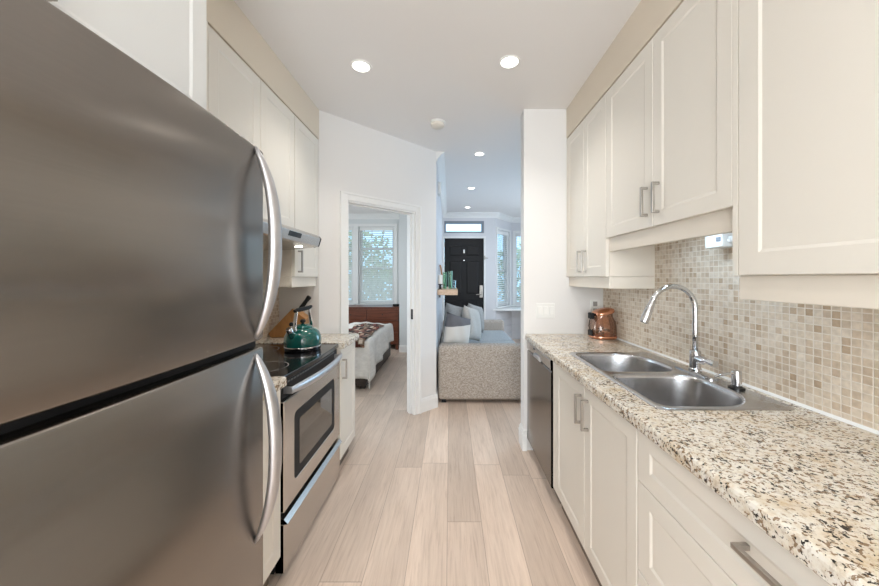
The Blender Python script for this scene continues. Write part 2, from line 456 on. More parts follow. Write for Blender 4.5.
# kitchen
wall('wall_right', (XR, -2.3), (XR, 2.582), -.1, M['wall'])
wall('wall_left', (XL, -2.3), (XL, 2.595), .1, M['wall'])
wall('wall_rear', (XL-.1, -2.2), (XR+.1, -2.2), -.1, M['wall'], [(.35, 2.25, .35, 2.35)])
wall('wall_partition', (.578, 2.582), (XR+.1, 2.582), .112, M['wall'])
wall('wall_return', (XL-.1, 2.595), (-1.03, 2.595), .11, M['wall'])
A0, A1 = (-1.03, 2.595), (-.145, 3.448)
wall('wall_angled', A0, A1, .11, M['wall'], [(.235, .949, 0, 1.998)])
# living room
wall('wall_living_left', (-.145, 3.448), (-.145, 6.71), .1, M['wall_living'])
FAR = 6.71
wall('wall_far', (-.245, FAR), (.92, FAR), .12, M['wall_living'], [(.129, .934, 0, 2.157), (.129, .936, 2.263, 2.507)])
BA0, BA1 = (.92, FAR), (1.36, 7.3)
BAL = (Vector(BA1)-Vector(BA0)).length
wall('wall_bay_left', BA0, BA1, .1, M['wall_living'], [(.07, BAL-.10, .76, 2.35)])
wall('wall_bay_front', (1.36, 7.3), (2.62, 7.3), .1, M['wall_living'], [(.07, .75, .76, 2.35)])
wall('wall_living_right', (2.55, 2.6), (2.55, 7.4), -.1, M['wall_living'], [(1.4, 3.4, .6, 2.3)])
wall('wall_living_near', (XR+.1, 2.694), (2.65, 2.694), -.1, M['wall_living'])
# bedroom
wall('wall_bedroom_near', (-3.6, 2.595), (XL-.1, 2.595), .1, M['wall_bed'])
wall('wall_bedroom_left', (-3.55, 2.6), (-3.55, 6.97), .1, M['wall_bed'], [(1.1, 2.9, .7, 2.3)])
BW = 6.87
wall('wall_bedroom_far', (-3.6, BW), (-.92, BW), .12, M['wall_bed'], [(.70, 1.59, .80, 2.42), (1.69, 2.45, .80, 2.42)])
wall('wall_column', (-.92, 5.99), (-.245, 5.99), .98, M['wall_bed'])

# door casing and jamb of the angled wall's opening
fA, lA = mapper(A0, A1)
mb = MB()
for a, b, z0, z1 in ((.17, .235, 0, 2.063), (.949, 1.014, 0, 2.063), (.235, .949, 1.998, 2.063)):
    mb.box(a, b, -.016, 0, z0, z1, fA)
for a, b, z0, z1 in ((.17, .188, 0, 2.063), (.996, 1.014, 0, 2.063), (.188, .996, 2.045, 2.063)):
    mb.box(a, b, -.026, -.016, z0, z1, fA)
for a, b in ((.235, .249), (.935, .949)): mb.box(a, b, -.002, .112, 0, 1.998, fA)
mb.box(.249, .935, -.002, .112, 1.984, 1.998, fA)
for a, b in ((.249, .259), (.925, .935)): mb.box(a, b, .045, .08, 0, 1.984, fA)
mb.box(.259, .925, .045, .08, 1.974, 1.984, fA)
struct('trim_1', mb, M['trim'], bevel=.002)
mb = MB(); mb.box(.931, .9349, .012, .040, .94, 1.04, fA)
tag(build('strike_plate', mb, M['black'], bevel=.001), 'small black strike plate set in white bedroom door jamb', 'strike plate')

# baseboards
def baseboard(name, p0, p1, u0, u1, h=.14, side=-1):
    f, ln = mapper(p0, p1); mb = MB()
    prof = [(0, 0), (.016*side, 0), (.016*side, h-.035), (.011*side, h-.02), (.011*side, h-.012), (.004*side, h), (0, h)]
    mb.loft([[f(u0, w, z) for w, z in prof], [f(u1, w, z) for w, z in prof]])
    return struct(name, mb, M['trim'])
baseboard('baseboard_angled', A0, A1, 1.014, lA+.012)
baseboard('baseboard_column', (-.92, 5.99), (-.245, 5.99), 0, .6, .13)
baseboard('baseboard_living', (-.145, 3.448), (-.145, 6.71), 0, 3.2, .14)
# partition baseboard wraps the free end
mb = MB()
for a, b, c, d, z0, z1 in ((.562, .60, 2.566, 2.71, 0, .125), (.566, .60, 2.570, 2.706, .125, .15), (.572, .60, 2.576, 2.70, .15, .165)):
    mb.box(a, b, c, d, z0, z1)
struct('baseboard_partition', mb, M['trim'], bevel=.003)

# crown moulding
def crown(name, p0, p1, mat, side=-1, u0=0, u1=None, h=.085):
    f, ln = mapper(p0, p1); mb = MB(); u1 = ln if u1 is None else u1
    prof = [(0, CZ), (h*side, CZ), (h*side, CZ-.012), (h*.62*side, CZ-.03), (h*.3*side, CZ-h*.75), (.012*side, CZ-h*.9), (.012*side, CZ-h-.015), (0, CZ-h-.015)]
    mb.loft([[f(u0, w, z) for w, z in prof], [f(u1, w, z) for w, z in prof]])
    return struct(name, mb, mat)
crown('trim_2', (-.145, FAR), (1.0, FAR), M['trim'])
crown('trim_3', (-.145, 3.448), (-.145, FAR), M['trim'])
crown('trim_4', BA0, BA1, M['trim'])
crown('trim_5', (1.36, 7.3), (2.55, 7.3), M['trim'])
crown('trim_6', (-3.5, BW), (-.9, BW), M['trim'])

# windows: frame, sashes with muntins, panes, casing, sill; blinds hang in front
def window(n, p0, p1, u0, u1, z0, z1, th, mid, muntins=True, casing=.055):
    f, ln = mapper(p0, p1)
    fr = MB(); t = .03
    for a, b, c, d in ((u0, u0+t, z0, z1), (u1-t, u1, z0, z1), (u0+t, u1-t, z0, z0+t), (u0+t, u1-t, z1-t, z1)):
        fr.box(a, b, .03, th, c, d, f)
    root = struct('window_%d' % n, fr, M['trim'])
    c_ = MB(); k = casing
    for a, b, c, d in ((u0-k, u0, z0-k, z1+k), (u1, u1+k, z0-k, z1+k), (u0, u1, z1, z1+k), (u0, u1, z0-k, z0)):
        c_.box(a, b, -.018, 0, c, d, f)
    build('window_casing', c_, M['trim'], root, bevel=.003)
    s_ = MB(); s_.box(u0-k-.03, u1+k+.03, -.055, .03, z0-.03, z0, f); build('window_sill', s_, M['trim'], root, bevel=.003)
    for q, (c, d) in enumerate(((z0+t, mid+.02), (mid-.02, z1-t))):
        sb = MB(); w = .035; y0 = .07 if q == 0 else .095
        a, b = u0+t, u1-t
        for e in ((a, a+w, c, d), (b-w, b, c, d), (a+w, b-w, c, c+w), (a+w, b-w, d-w, d)): sb.box(e[0], e[1], y0, y0+.025, e[2], e[3], f)
        if muntins and q == 1:
            for i in (1, 2):
                uu = a + (b-a)*i/3; sb.box(uu-.008, uu+.008, y0+.006, y0+.02, c+w, d-w, f)
            zz = (c+d)/2; sb.box(a+w, b-w, y0+.006, y0+.02, zz-.008, zz+.008, f)
        so = build('sash', sb, M['trim'], root)
        pb = MB(); pb.box(a+w, b-w, y0+.011, y0+.015, c+w, d-w, f); build('pane', pb, M['pane'], so)
    return root
def blind(p0, p1, u0, u1, z0, z1, label, tilt=.006, group=None):
    f, ln = mapper(p0, p1)
    loc = f((u0+u1)/2, .03, z0)
    root = thing('window_blind', label, 'blind', loc, group)
    h = MB(); h.box(u0, u1, .005, .055, z1-.05, z1, f); build('headrail', h, M['white_plastic'], root)
    sl = MB(); z = z0+.05
    while z < z1-.07:
        a, b = .008, .052
        p = [f(u0, a, z-tilt), f(u1, a, z-tilt), f(u1, b, z+tilt), f(u0, b, z+tilt)]
        q = [v + Vector((0, 0, .003)) for v in p]
        sl.loft([p, q]); z += .042
    build('slats', sl, M['white_plastic'], root)
    r = MB(); r.box(u0, u1, .012, .048, z0+.006, z0+.026, f); build('bottom_rail', r, M['white_plastic'], root)
    c = MB()
    for k in (.12, .88):
        uu = u0+(u1-u0)*k; c.tube([f(uu, .006, z0+.02), f(uu, .006, z1-.04)], .0025, 6)
    build('cord', c, M['white_plastic'], root)
    return root
pb0, pb1 = (-3.6, BW), (-.9, BW)
window(1, pb0, pb1, 1.69, 2.45, .80, 2.42, .12, 1.56)
window(2, pb0, pb1, .70, 1.59, .80, 2.42, .12, 1.56)
blind(pb0, pb1, 1.722, 2.418, .835, 2.388, 'white slatted blind in the bedroom window above right end of the dresser', .014)
blind(pb0, pb1, .732, 1.558, .835, 2.388, 'white slatted blind in the bedroom window cut off by left side of doorway', .014)
window(3, BA0, BA1, .07, BAL-.10, .76, 2.35, .1, 1.52, False, .04)
blind(BA0, BA1, .105, BAL-.135, .80, 2.315, 'white slatted blind in angled bay window beside the black front door', .010)
window(4, (1.36, 7.3), (2.62, 7.3), .07, .75, .76, 2.35, .1, 1.52, False, .04)
blind((1.36, 7.3), (2.62, 7.3), .105, .715, .80, 2.315, 'white slatted blind in front bay window partly hidden by kitchen partition', .010)
# unseen rear and side windows, added as openings for the fill lights
def added_window(n, p0, p1, u0, u1, z0, z1, th):
    f, ln = mapper(p0, p1); fr = MB(); t = .05; s = 1 if th > 0 else -1
    for a, b, c, d in ((u0, u0+t, z0, z1), (u1-t, u1, z0, z1), (u0+t, u1-t, z0, z0+t), (u0+t, u1-t, z1-t, z1), ((u0+u1)/2-.02, (u0+u1)/2+.02, z0+t, z1-t)):
        fr.box(a, b, .01*s, .05*s, c, d, f)
    r = struct('window_%d' % n, fr, M['trim'])
added_window(5, (XL-.1, -2.2), (XR+.1, -2.2), .35, 2.25, .35, 2.35, -.1)
added_window(6, (2.55, 2.6), (2.55, 7.4), 1.4, 3.4, .6, 2.3, -.1)
added_window(7, (-3.55, 2.6), (-3.55, 6.97), 1.1, 2.9, .7, 2.3, .1)
# bay wainscot boards and window seat ledge
mb = MB()
fB, lB = mapper((1.36, 7.3), (2.55, 7.3)); fC, lC = mapper(BA0, BA1)
for k in range(4):
    mb.box(0, lB, -.014, 0, .03+k*.15, .172+k*.15, fB); mb.box(0, lC, -.014, 0, .03+k*.15, .172+k*.15, fC)
struct('trim_7', mb, M['wall_living'], bevel=.003)
mb = MB(); mb.loft([[(.86, FAR-.05, z), (2.5, FAR-.05, z), (2.5, 7.26, z), (1.39, 7.26, z), (.95, FAR+.01, z)] for z in (.685, .72)])
struct('trim_8', mb, M['trim'], bevel=.004)

# front door, frame, transom
fr = MB()
for a, b, z0, z1 in ((-.151, -.116, 0, 2.192), (.689, .724, 0, 2.192), (-.116, .689, 2.157, 2.192)): fr.box(a, b, FAR-.014, FAR, z0, z1)
struct('trim_9', fr, M['trim'], bevel=.003)
mb = MB(); x0, x1, y = -.112, .685, FAR+.02
mb.box(x0, x1, y+.012, y+.045, .01, 2.153)
st = .095; w = x1-x0; cols = [(x0+st, x0+w/2-st*.45), (x0+w/2+st*.45, x1-st)]
rows = [(1.80, 2.01), (1.02, 1.70), (.22, .90)]
zs = [.01] + [z for r in reversed(rows) for z in r] + [2.153]
for a, b in ((x0, cols[0][0]), (cols[0][1], cols[1][0]), (cols[1][1], x1)): mb.box(a, b, y, y+.012, .01, 2.153)
for c in cols:
    for a, b in ((zs[0], zs[1]), (zs[2], zs[3]), (zs[4], zs[5]), (zs[6], zs[7])): mb.box(c[0], c[1], y, y+.012, a, b)
    for a, b in rows:
        m_ = .028
        mb.loft([[(c[0]+.008, y+.0119, a+.008), (c[1]-.008, y+.0119, a+.008), (c[1]-.008, y+.0119, b-.008), (c[0]+.008, y+.0119, b-.008)],
                 [(c[0]+m_, y+.003, a+m_), (c[1]-m_, y+.003, a+m_), (c[1]-m_, y+.003, b-m_), (c[0]+m_, y+.003, b-m_)]], False, True)
door = struct('door_1', mb, M['black_door'])
xc = (x0+x1)/2
mb = MB(); mb.box(xc-.014, xc+.014, y-.012, y, 1.855, 1.925); o = build('knocker', mb, M['white_plastic'], door, bevel=.003); o['label'] = 'small pale door knocker plate'
mb = MB(); mb.lathe([(.007, 0), (.007, .008)], (xc, y, 1.705), 16, Matrix.Rotation(math.pi/2, 3, 'X')); o = build('peephole', mb, M['chrome'], door, smooth=True); o['label'] = 'chrome peephole'
mb = MB(); mb.box(.600, .668, y-.022, y, .95, 1.20); o = build('lock_plate', mb, M['nickel'], door, bevel=.006); o['label'] = 'satin metal keypad lock plate'
mb = MB(); mb.tube([(.634, y-.02, 1.02), (.634, y-.06, 1.02)], .011); mb.tube([(.640, y-.055, 1.02), (.60, y-.058, 1.018), (.53, y-.055, 1.012)], [.010, .011, .008]); o = build('lever_handle', mb, M['nickel'], door, smooth=True); o['label'] = 'satin metal lever'
mb = MB(); mb.box(.690, .712, FAR-.04, FAR-.0145, 1.72, 1.80); mb.tube([(.70, FAR-.035, 1.755), (.77, FAR-.05, 1.748)], .008)
tag(build('door_guard', mb, M['nickel'], bevel=.002), 'small metal swing guard on the frame right of black front door', 'door guard')
# hinge pins
mb = MB()
for z in (.3, 1.1, 2.02): mb.tube([(-.114, FAR-.006, z-.045), (-.114, FAR-.006, z+.045)], .007, 8)
build('hinge', mb, M['nickel'], door, smooth=True)
# transom
mb = MB(); a, b, z0, z1 = -.116, .691, 2.263, 2.507
for q in ((a, a+.035, z0, z1), (b-.055, b, z0, z1), (a+.035, b-.055, z0, z0+.032), (a+.035, b-.055, z1-.055, z1)): mb.box(q[0], q[1], FAR-.004, FAR+.06, q[2], q[3])
tr = struct('window_8', mb, M['trim_grey'])
mb = MB(); mb.box(a+.035, b-.055, FAR+.03, FAR+.035, z0+.032, z1-.055); build('pane', mb, M['pane'], tr)

# soffits above the wall cabinets (bulkheads up to the ceiling)
mb = MB(); mb.box(.911, XR, -.6, 2.582, 2.440, CZ); struct('wall_soffit_right', mb, M['soffit'])
mb = MB(); mb.box(XL, -1.03, 1.103, 2.595, 2.440, CZ); struct('wall_soffit_left', mb, M['soffit'])
mb = MB(); mb.box(XL, -.803, -.2, 1.102, 2.48, CZ); struct('wall_soffit_fridge', mb, M['cream_daylit'])

# ------------------------------------------------------------------ outside
mb = MB(); mb.box(-14, 14, 7.45, 30, -.9, -.8); mb.box(-14, 14, -14, -2.45, -.9, -.8); struct('ground', mb, M['asphalt'])
def tree(loc, r, h, label, mat, nl=900):
    root = thing('tree', label, 'tree', loc, 'trees outside the windows')
    t = MB(); x, y, z = loc
    t.tube([(x, y, z), (x+.05, y, z+h*.35), (x-.03, y+.05, z+h*.7)], [.10, .075, .03], 8); build('trunk', t, M['bark'], root, smooth=True)
    m = MB()
    for i in range(nl):
        th = random.uniform(0, 2*math.pi); ph = math.acos(random.uniform(-1, 1)); rr = r*random.uniform(.45, 1)
        c = Vector((x + rr*math.sin(ph)*math.cos(th), y + rr*math.sin(ph)*math.sin(th), z + h*.6 + rr*.9*h/2.2/r*.8*math.cos(ph)))
        s = random.uniform(.07, .14); a = Vector((random.uniform(-1, 1), random.uniform(-1, 1), random.uniform(-1, 1))).normalized(); b_ = a.orthogonal().normalized()
        m.face([m.bm.verts.new(c+a*s), m.bm.verts.new(c+b_*s*.5), m.bm.verts.new(c-a*s), m.bm.verts.new(c-b_*s*.5)])
    build('foliage', m, mat, root)
tree((-2.9, 10.5, -.8), 1.3, 4.2, 'leafy green tree outside the left bedroom window', M['leaf'])
tree((-.9, 12.6, -.8), 1.2, 3.6, 'pale green tree outside the right bedroom window', M['leaf2'])
tree((-3.2, 15.5, -.8), 1.4, 3.0, 'low green tree far outside behind the bedroom trees', M['leaf'])
tree((2.4, 11.0, -.8), 1.2, 3.6, 'green tree outside the bay window', M['leaf'])

# ================================================================== CABINETS
def shaker(mb, x, sgn, y0, y1, z0, z1, th=.02, rail=.06, rail_z=None):
    rz = rail_z or rail
    def ring(xx, i, j): return [(xx, y0+i, z0+j), (xx, y1-i, z0+j), (xx, y1-i, z1-j), (xx, y0+i, z1-j)]
    mb.loft([ring(x-sgn*th, 0, 0), ring(x-sgn*.002, 0, 0), ring(x, .002, .002), ring(x, rail, rz), ring(x-sgn*.004, rail+.009, rz+.009)])
    return mb
def pull(x, sgn, y, z, ln, axis='z'):
    """square bar pull; (x,y,z) = centre on the door face"""
    mb = MB(); b = .0055; o = .032
    if axis == 'z':
        xs = sorted((x+sgn*(o-.010), x+sgn*o))
        mb.box(xs[0], xs[1], y-b, y+b, z-ln/2, z+ln/2)
        for k in (-1, 1):
            xx = sorted((x, x+sgn*(o-.010))); zc = z+k*(ln/2-b); mb.box(xx[0], xx[1], y-b, y+b, zc-b, zc+b)
    else:
        xs = sorted((x+sgn*(o-.010), x+sgn*o))
        mb.box(xs[0], xs[1], y-ln/2, y+ln/2, z-b, z+b)
        for k in (-1, 1):
            xx = sorted((x, x+sgn*(o-.010))); yc = y+k*(ln/2-b); mb.box(xx[0], xx[1], yc-b, yc+b, z-b, z+b)
    return mb

def cabinet(name, label, sgn, xback, xface, y0, y1, z0, z1, doors, mat, mat_in, plinth=None, group=None, rail=None, open_top=False):
    """doors: list of (y0,y1,z0,z1,part,handle or None); handle = (y,z,len,axis)"""
    root = thing(name, label, 'cabinet', ((xback+xface)/2, (y0+y1)/2, 0 if plinth else z0), group)
    xb = xface - sgn*.021
    mb = MB(); a, b = sorted((xback+sgn*.02 if plinth else xback, xb))
    if open_top:
        t = .018
        mb.box(a, b, y0, y0+t, z0, z1); mb.box(a, b, y1-t, y1, z0, z1); mb.box(a, b, y0+t, y1-t, z0, z0+t)
        c, d = sorted((xb, xb-sgn*t)); mb.box(c, d, y0+t, y1-t, z0+t, z1)
    else: mb.box(a, b, y0, y1, z0, z1)
    build('carcass', mb, mat_in, root)
    for (dy0, dy1, dz0, dz1, part, h, rl) in doors:
        mb = MB(); shaker(mb, xface, sgn, dy0, dy1, dz0, dz1, rail=rl[0], rail_z=rl[1])
        d = build(part, mb, mat, root)
        if h:
            hb = pull(xface, sgn, *h); ho = build('handle', hb, M['nickel'], d, bevel=.001); ho['label'] = 'brushed nickel bar handle'
    if plinth:
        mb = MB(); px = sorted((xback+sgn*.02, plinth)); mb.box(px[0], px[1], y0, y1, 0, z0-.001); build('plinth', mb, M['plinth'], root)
    if rail:
        (ra, rb, rz0, rz1) = rail; mb = MB(); t = .018
        xx = sorted((ra, ra-sgn*t)); mb.box(xx[0], xx[1], y0+.001, y1-.001, rz0, rz1)
        if rb:      # returns along an exposed end
            x2 = sorted((xback, ra-sgn*t)); mb.box(x2[0], x2[1], *rb, rz0, rz1)
        build('light_rail', mb, mat_in, root, bevel=.003)
    return root
R6 = (.06, .06); g = .0015
TOPD = 2.430
# right wall cabinets
cabinet('wall_cabinet', 'cream two-door wall cabinet above the copper jar, next to the white partition', -1, XR, .911, 1.929, 2.58, 1.357, 2.436,
        [(2.255+g, 2.578, 1.357, TOPD, 'door', (2.295, 1.46, .15, 'z'), R6), (1.931, 2.255-g, 1.357, TOPD, 'door', (2.212, 1.46, .15, 'z'), R6)],
        M['cream'], M['cream_in'], rail=(.930, (1.930, 1.948), 1.285, 1.356))
cabinet('wall_cabinet', 'cream two-door wall cabinet mounted higher, above the faucet', -1, XR, .911, 1.064, 1.927, 1.582, 2.436,
        [(1.483+g, 1.926, 1.580, TOPD, 'door', (1.525, 1.70, .135, 'z'), R6), (1.066, 1.483-g, 1.580, TOPD, 'door', (1.440, 1.70, .135, 'z'), R6)],
        M['cream'], M['cream_in'], rail=(.930, None, 1.501, 1.581))
root = cabinet('wall_cabinet', 'large cream wall cabinet nearest on the right, over bare counter', -1, XR, .911, .56, 1.062, 1.357, 2.436,
        [(.565, 1.043, 1.357, TOPD, 'door', None, (.067, .067))], M['cream'], M['cream_in'], rail=(.930, None, 1.279, 1.356))
mb = MB(); mb.box(.9105, .93, 1.0455, 1.0635, 1.357, 2.436); build('end_panel', mb, M['cream'], root)
cabinet('wall_cabinet', 'cream wall cabinet', -1, XR, .911, -.5, .558, 1.357, 2.436,
        [(.03, .556, 1.357, TOPD, 'door', None, R6), (-.498, .027, 1.357, TOPD, 'door', None, R6)], M['cream'], M['cream_in'], rail=(.930, None, 1.279, 1.356))['label'] = 'cream wall cabinet nearest the camera at the right, past the photo edge'
# left wall cabinets
cabinet('wall_cabinet', 'cream two-door wall cabinet above the range hood', 1, XL, -1.03, 1.404, 2.187, 1.665, 2.436,
        [(1.406, 1.793, 1.665, TOPD, 'door', None, R6), (1.797, 2.185, 1.665, TOPD, 'door', None, R6)], M['cream'], M['cream_in'])
cabinet('wall_cabinet', 'narrow cream wall cabinet with one door, right of the range hood', 1, XL, -1.03, 2.191, 2.587, 1.357, 2.436,
        [(2.193, 2.586, 1.357, TOPD, 'door', (2.240, 1.46, .15, 'z'), R6)], M['cream'], M['cream_in'], rail=(-1.049, (2.192, 2.210), 1.285, 1.356))
cabinet('wall_cabinet', 'cream cabinet over the fridge, painted whiter for daylight, its handle at top edge of photo', 1, XL, -.808, -.1, 1.10, 1.85, 2.478,
        [(.605, 1.097, 1.85, 2.476, 'door', (.648, 1.97, .15, 'z'), R6), (.145, .602, 1.85, 2.476, 'door', (.56, 1.97, .15, 'z'), R6)], M['cream_daylit'], M['cream_daylit'])
mb = MB(); mb.box(XL, -1.03, 1.103, 1.403, 1.665, 2.439); tag(build('wall_cabinet', mb, M['cream']), 'plain cream filler cabinet between fridge cabinet and hood cabinet', 'cabinet')
# right base units
XF = .605; ZB = .122
cabinet('base_cabinet', 'cream two-door base cabinet under the double sink', -1, XR, XF, 1.068, 1.936, ZB, .868,
        [(1.486+g, 1.900, ZB, .866, 'door', (1.522, .745, .135, 'z'), R6), (1.070, 1.486-g, ZB, .866, 'door', (1.446, .745, .135, 'z'), R6)],
        M['cream'], M['cream_in'], plinth=.655, open_top=True)
mb = MB(); mb.box(XF, XF+.02, 1.903, 1.936, ZB, .866); 
tag(build('filler_strip', mb, M['cream'], bevel=.001), 'slim cream filler strip between dishwasher and sink cabinet door', 'filler strip')
cabinet('base_cabinet', 'cream three-drawer base cabinet nearest on the right, handle on its top drawer', -1, XR, XF, .15, 1.066, ZB, .868,
        [(.152, 1.063, .700, .866, 'drawer', (.608, .803, .135, 'y'), (.062, .050)),
         (.152, 1.063, .414, .697, 'drawer', (.608, .60, .135, 'y'), (.062, .055)),
         (.152, 1.063, ZB, .411, 'drawer', (.608, .32, .135, 'y'), (.062, .055))],
        M['cream'], M['cream_in'], plinth=.655)
# dishwasher
root = thing('dishwasher', 'stainless dishwasher beside the white partition under the granite counter', 'dishwasher', (.9, 2.27, 0))
mb = MB(); mb.box(.645, 1.19, 1.972, 2.572, .10, .866); build('tub', mb, M['fridge_side'], root)
mb = MB()
mb.loft([[(x, y0, z) for x, z in ((.645, .092), (.607, .092), (.603, .098), (.603, .782), (.609, .788), (.645, .788))] for y0 in (1.969, 2.574)])
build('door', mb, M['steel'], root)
mb = MB(); mb.loft([[(x, y0, z) for x, z in ((.645, .792), (.611, .792), (.601, .80), (.598, .852), (.606, .864), (.645, .864))] for y0 in (1.969, 2.574)])
cp = build('control_panel', mb, M['steel_range'], root)
mb = MB(); mb.loft([[(.603, 2.27-.09, .792), (.600, 2.27-.06, .822), (.600, 2.27+.06, .822), (.603, 2.27+.09, .792)], [(.592, 2.27-.09, .792), (.588, 2.27-.06, .820), (.588, 2.27+.06, .820), (.592, 2.27+.09, .792)]])
o = build('pocket_handle', mb, M['alu'], cp, bevel=.003); o['label'] = 'bright curved pocket handle'
mb = MB(); mb.box(.5955, .600, 2.34, 2.365, .838, .848); build('indicator', mb, M['black'], cp)
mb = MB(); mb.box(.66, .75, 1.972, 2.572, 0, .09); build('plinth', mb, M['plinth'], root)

# left base units
cabinet('base_cabinet', 'narrow cream one-door base cabinet at doorway end, right of the range', 1, XL, -.737, 2.222, 2.568, ZB, .868,
        [(2.224, 2.566, ZB, .866, 'door', (2.262, .725, .135, 'z'), (.055, .06))], M['cream'], M['cream_in'], plinth=-.79)
cabinet('base_cabinet', 'cream filler cabinet squeezed between fridge and range', 1, XL, -.745, 1.102, 1.455, ZB, .868,
        [(1.106, 1.452, ZB, .866, 'door', None, (.055, .06))], M['cream'], M['cream_in'], plinth=-.80)

# ------------------------------------------------------------------ granite worktops
def slab_profile(xe, sgn, z0=.872, z1=.912, xi=None):
    r = .010; s = sgn
    return [(xi, z0), (xe-s*.002, z0), (xe, z0+.003), (xe, z1-r), (xe-s*r*.3, z1-r*.3), (xe-s*r, z1), (xi, z1)]
SX0, SX1, SY0, SY1 = .698, 1.14, 1.094, 1.912   # sink cut-out
mb = MB()
mb.prism(slab_profile(.587, -1, xi=SX0), 'y', -.6, 2.580)
mb.box(SX1, XR-.0015, -.6, 2.580, .872, .912); mb.box(SX0, SX1, -.6, SY0, .872, .912); mb.box(SX0, SX1, SY1, 2.580, .872, .912)
bmesh.ops.remove_doubles(mb.bm, verts=mb.bm.verts, dist=1e-5)
tag(build('granite_counter', mb, M['granite']), 'long speckled beige granite counter on the right, with the sink set in', 'counter')
mb = MB(); mb.prism(slab_profile(-.712, 1, xi=XL+.0015), 'y', 2.219, 2.590)
tag(build('granite_counter', mb, M['granite']), 'short granite counter under the knife block at the doorway end', 'counter')
mb = MB(); mb.prism(slab_profile(-.722, 1, xi=XL+.0015), 'y', 1.101, 1.460)
tag(build('granite_counter', mb, M['granite']), 'short granite counter between fridge and black glass cooktop', 'counter')

# tiled backsplashes with the pale caulk bead
mb = MB(); mb.box(XR-.007, XR, -.6, 2.581, .9125, 1.70)
bs = tag(build('tile_backsplash', mb, M['mosaic']), 'small beige stone mosaic backsplash behind the sink', 'backsplash')
mb = MB(); mb.loft([[(XR-.007, y, .9122), (XR-.015, y, .9122), (XR-.007, y, .921)] for y in (-.6, 2.581)]); build('caulk_bead', mb, M['trim'], bs)
mb = MB(); mb.box(XL, XL+.007, 1.09, 2.594, .9125, 1.70)
tag(build('tile_backsplash', mb, M['mosaic']), 'beige stone mosaic backsplash on left wall behind the range', 'backsplash')

# ------------------------------------------------------------------ sink
def rrect(x0, x1, y0, y1, rr, z, n=7):
    """rr: radii at (x0,y0),(x1,y0),(x1,y1),(x0,y1)"""
    pts = []
    for (cx, cy, a0), r in zip(((x0, y0, 180), (x1, y0, 270), (x1, y1, 0), (x0, y1, 90)), rr):
        ccx = cx + (r if cx == x0 else -r); ccy = cy + (r if cy == y0 else -r)
        for k in range(n):
            t = math.radians(a0 + 90*k/(n-1)); pts.append((ccx+r*math.cos(t), ccy+r*math.sin(t), z))
    return pts
sink = thing('sink', 'double-bowl stainless drop-in sink in the granite counter', 'sink', (.92, 1.505, .912))
bowls = [(.712, 1.082, 1.112, 1.486, (.05, .17, .10, .05)), (.712, 1.078, 1.524, 1.898, (.05, .10, .17, .05))]
mb = MB(); bm = mb.bm
ZR = .9165
outer = [bm.verts.new(p) for p in rrect(.690, 1.152, 1.088, 1.922, (.03,)*4, ZR)]
loops = [[bm.verts.new(p) for p in rrect(a-.006, b+.006, c-.006, d+.006, rr, ZR)] for a, b, c, d, rr in bowls]
edges = []
for lp in [outer]+loops:
    for i in range(len(lp)): edges.append(bm.edges.new((lp[i], lp[(i+1) % len(lp)])))
bmesh.ops.triangle_fill(bm, use_beauty=True, use_dissolve=False, edges=edges)
low = [bm.verts.new(p) for p in rrect(.687, 1.155, 1.085, 1.925, (.033,)*4, .9125)]
for i in range(len(outer)):
    j = (i+1) % len(outer); mb.face((outer[i], outer[j], low[j], low[i]))
build('rim', mb, M['steel_sink'], sink, smooth=True, angle=60)
for (a, b, c, d, rr), nm in zip(bowls, ('near', 'far')):
    mb = MB(); rings = []
    for ins, z in ((-.006, ZR), (-.001, ZR-.001), (.002, ZR-.006), (.004, ZR-.02), (.014, .78), (.020, .755), (.034, .742), (.055, .738)):
        rings.append(rrect(a+ins, b-ins, c+ins, d-ins, [max(.01, r-ins*.6) for r in rr], z))
    mb.loft(rings, False, True)
    bo = build('bowl', mb, M['steel_sink'], sink, smooth=True, angle=60); bo['label'] = 'bowl %s the camera' % ('nearer' if nm == 'near' else 'farther from')
    mb = MB(); mb.lathe([(.0, .7385), (.028, .7385), (.030, .7415), (.042, .7415), (.044, .7385)], ((a+b)/2+.03, (c+d)/2, 0), 24, cap0=False, cap1=False)
    build('drain', mb, M['chrome'], bo, smooth=True)
# faucet
fx, fy = 1.118, 1.505
fa = thing('faucet', 'tall chrome gooseneck faucet at the back of the sink', 'faucet', (fx, fy, .9165))
mb = MB(); mb.loft([rrect(fx-.028, fx+.028, fy-.115, fy+.115, (.026,)*4, z) for z in (.9166, .922)]+[rrect(fx-.022, fx+.022, fy-.108, fy+.108, (.021,)*4, .926)])
build('base_plate', mb, M['chrome'], fa, smooth=True)
mb = MB(); mb.lathe([(.026, .926), (.026, .936), (.022, .94), (.022, 1.015), (.018, 1.02)], (fx, fy, 0), 24); build('body', mb, M['chrome'], fa, smooth=True)
pts = [(fx, fy, 1.01), (fx, fy, 1.10), (fx, fy, 1.19)]
R_ = .100; cz = 1.210
for k in range(0, 15):
    t = math.radians(k*11.8); pts.append((fx-R_+R_*math.cos(t), fy, cz+R_*math.sin(t)))
mb = MB(); mb.tube(pts, .0115, 14, ref=(0, 1, 0)); build('spout', mb, M['chrome'], fa, smooth=True, angle=0)
p = Vector(pts[-1]); dr = (Vector(pts[-1])-Vector(pts[-2])).normalized()
dr = (dr+Vector((-.05, 0, 0))).normalized()
mb = MB(); mb.tube([p-dr*.01, p+dr*.012, p+dr*.02, p+dr*.072, p+dr*.096], [.0125, .0145, .0155, .019, .0175], 16, ref=(0, 1, 0)); sh = build('spray_head', mb, M['chrome'], fa, smooth=True)
mb = MB(); mb.tube([p+dr*.0955, p+dr*.0985], .0145, 16, ref=(0, 1, 0)); o = build('aerator', mb, M['fridge_side'], sh); o['label'] = 'grey spray face'
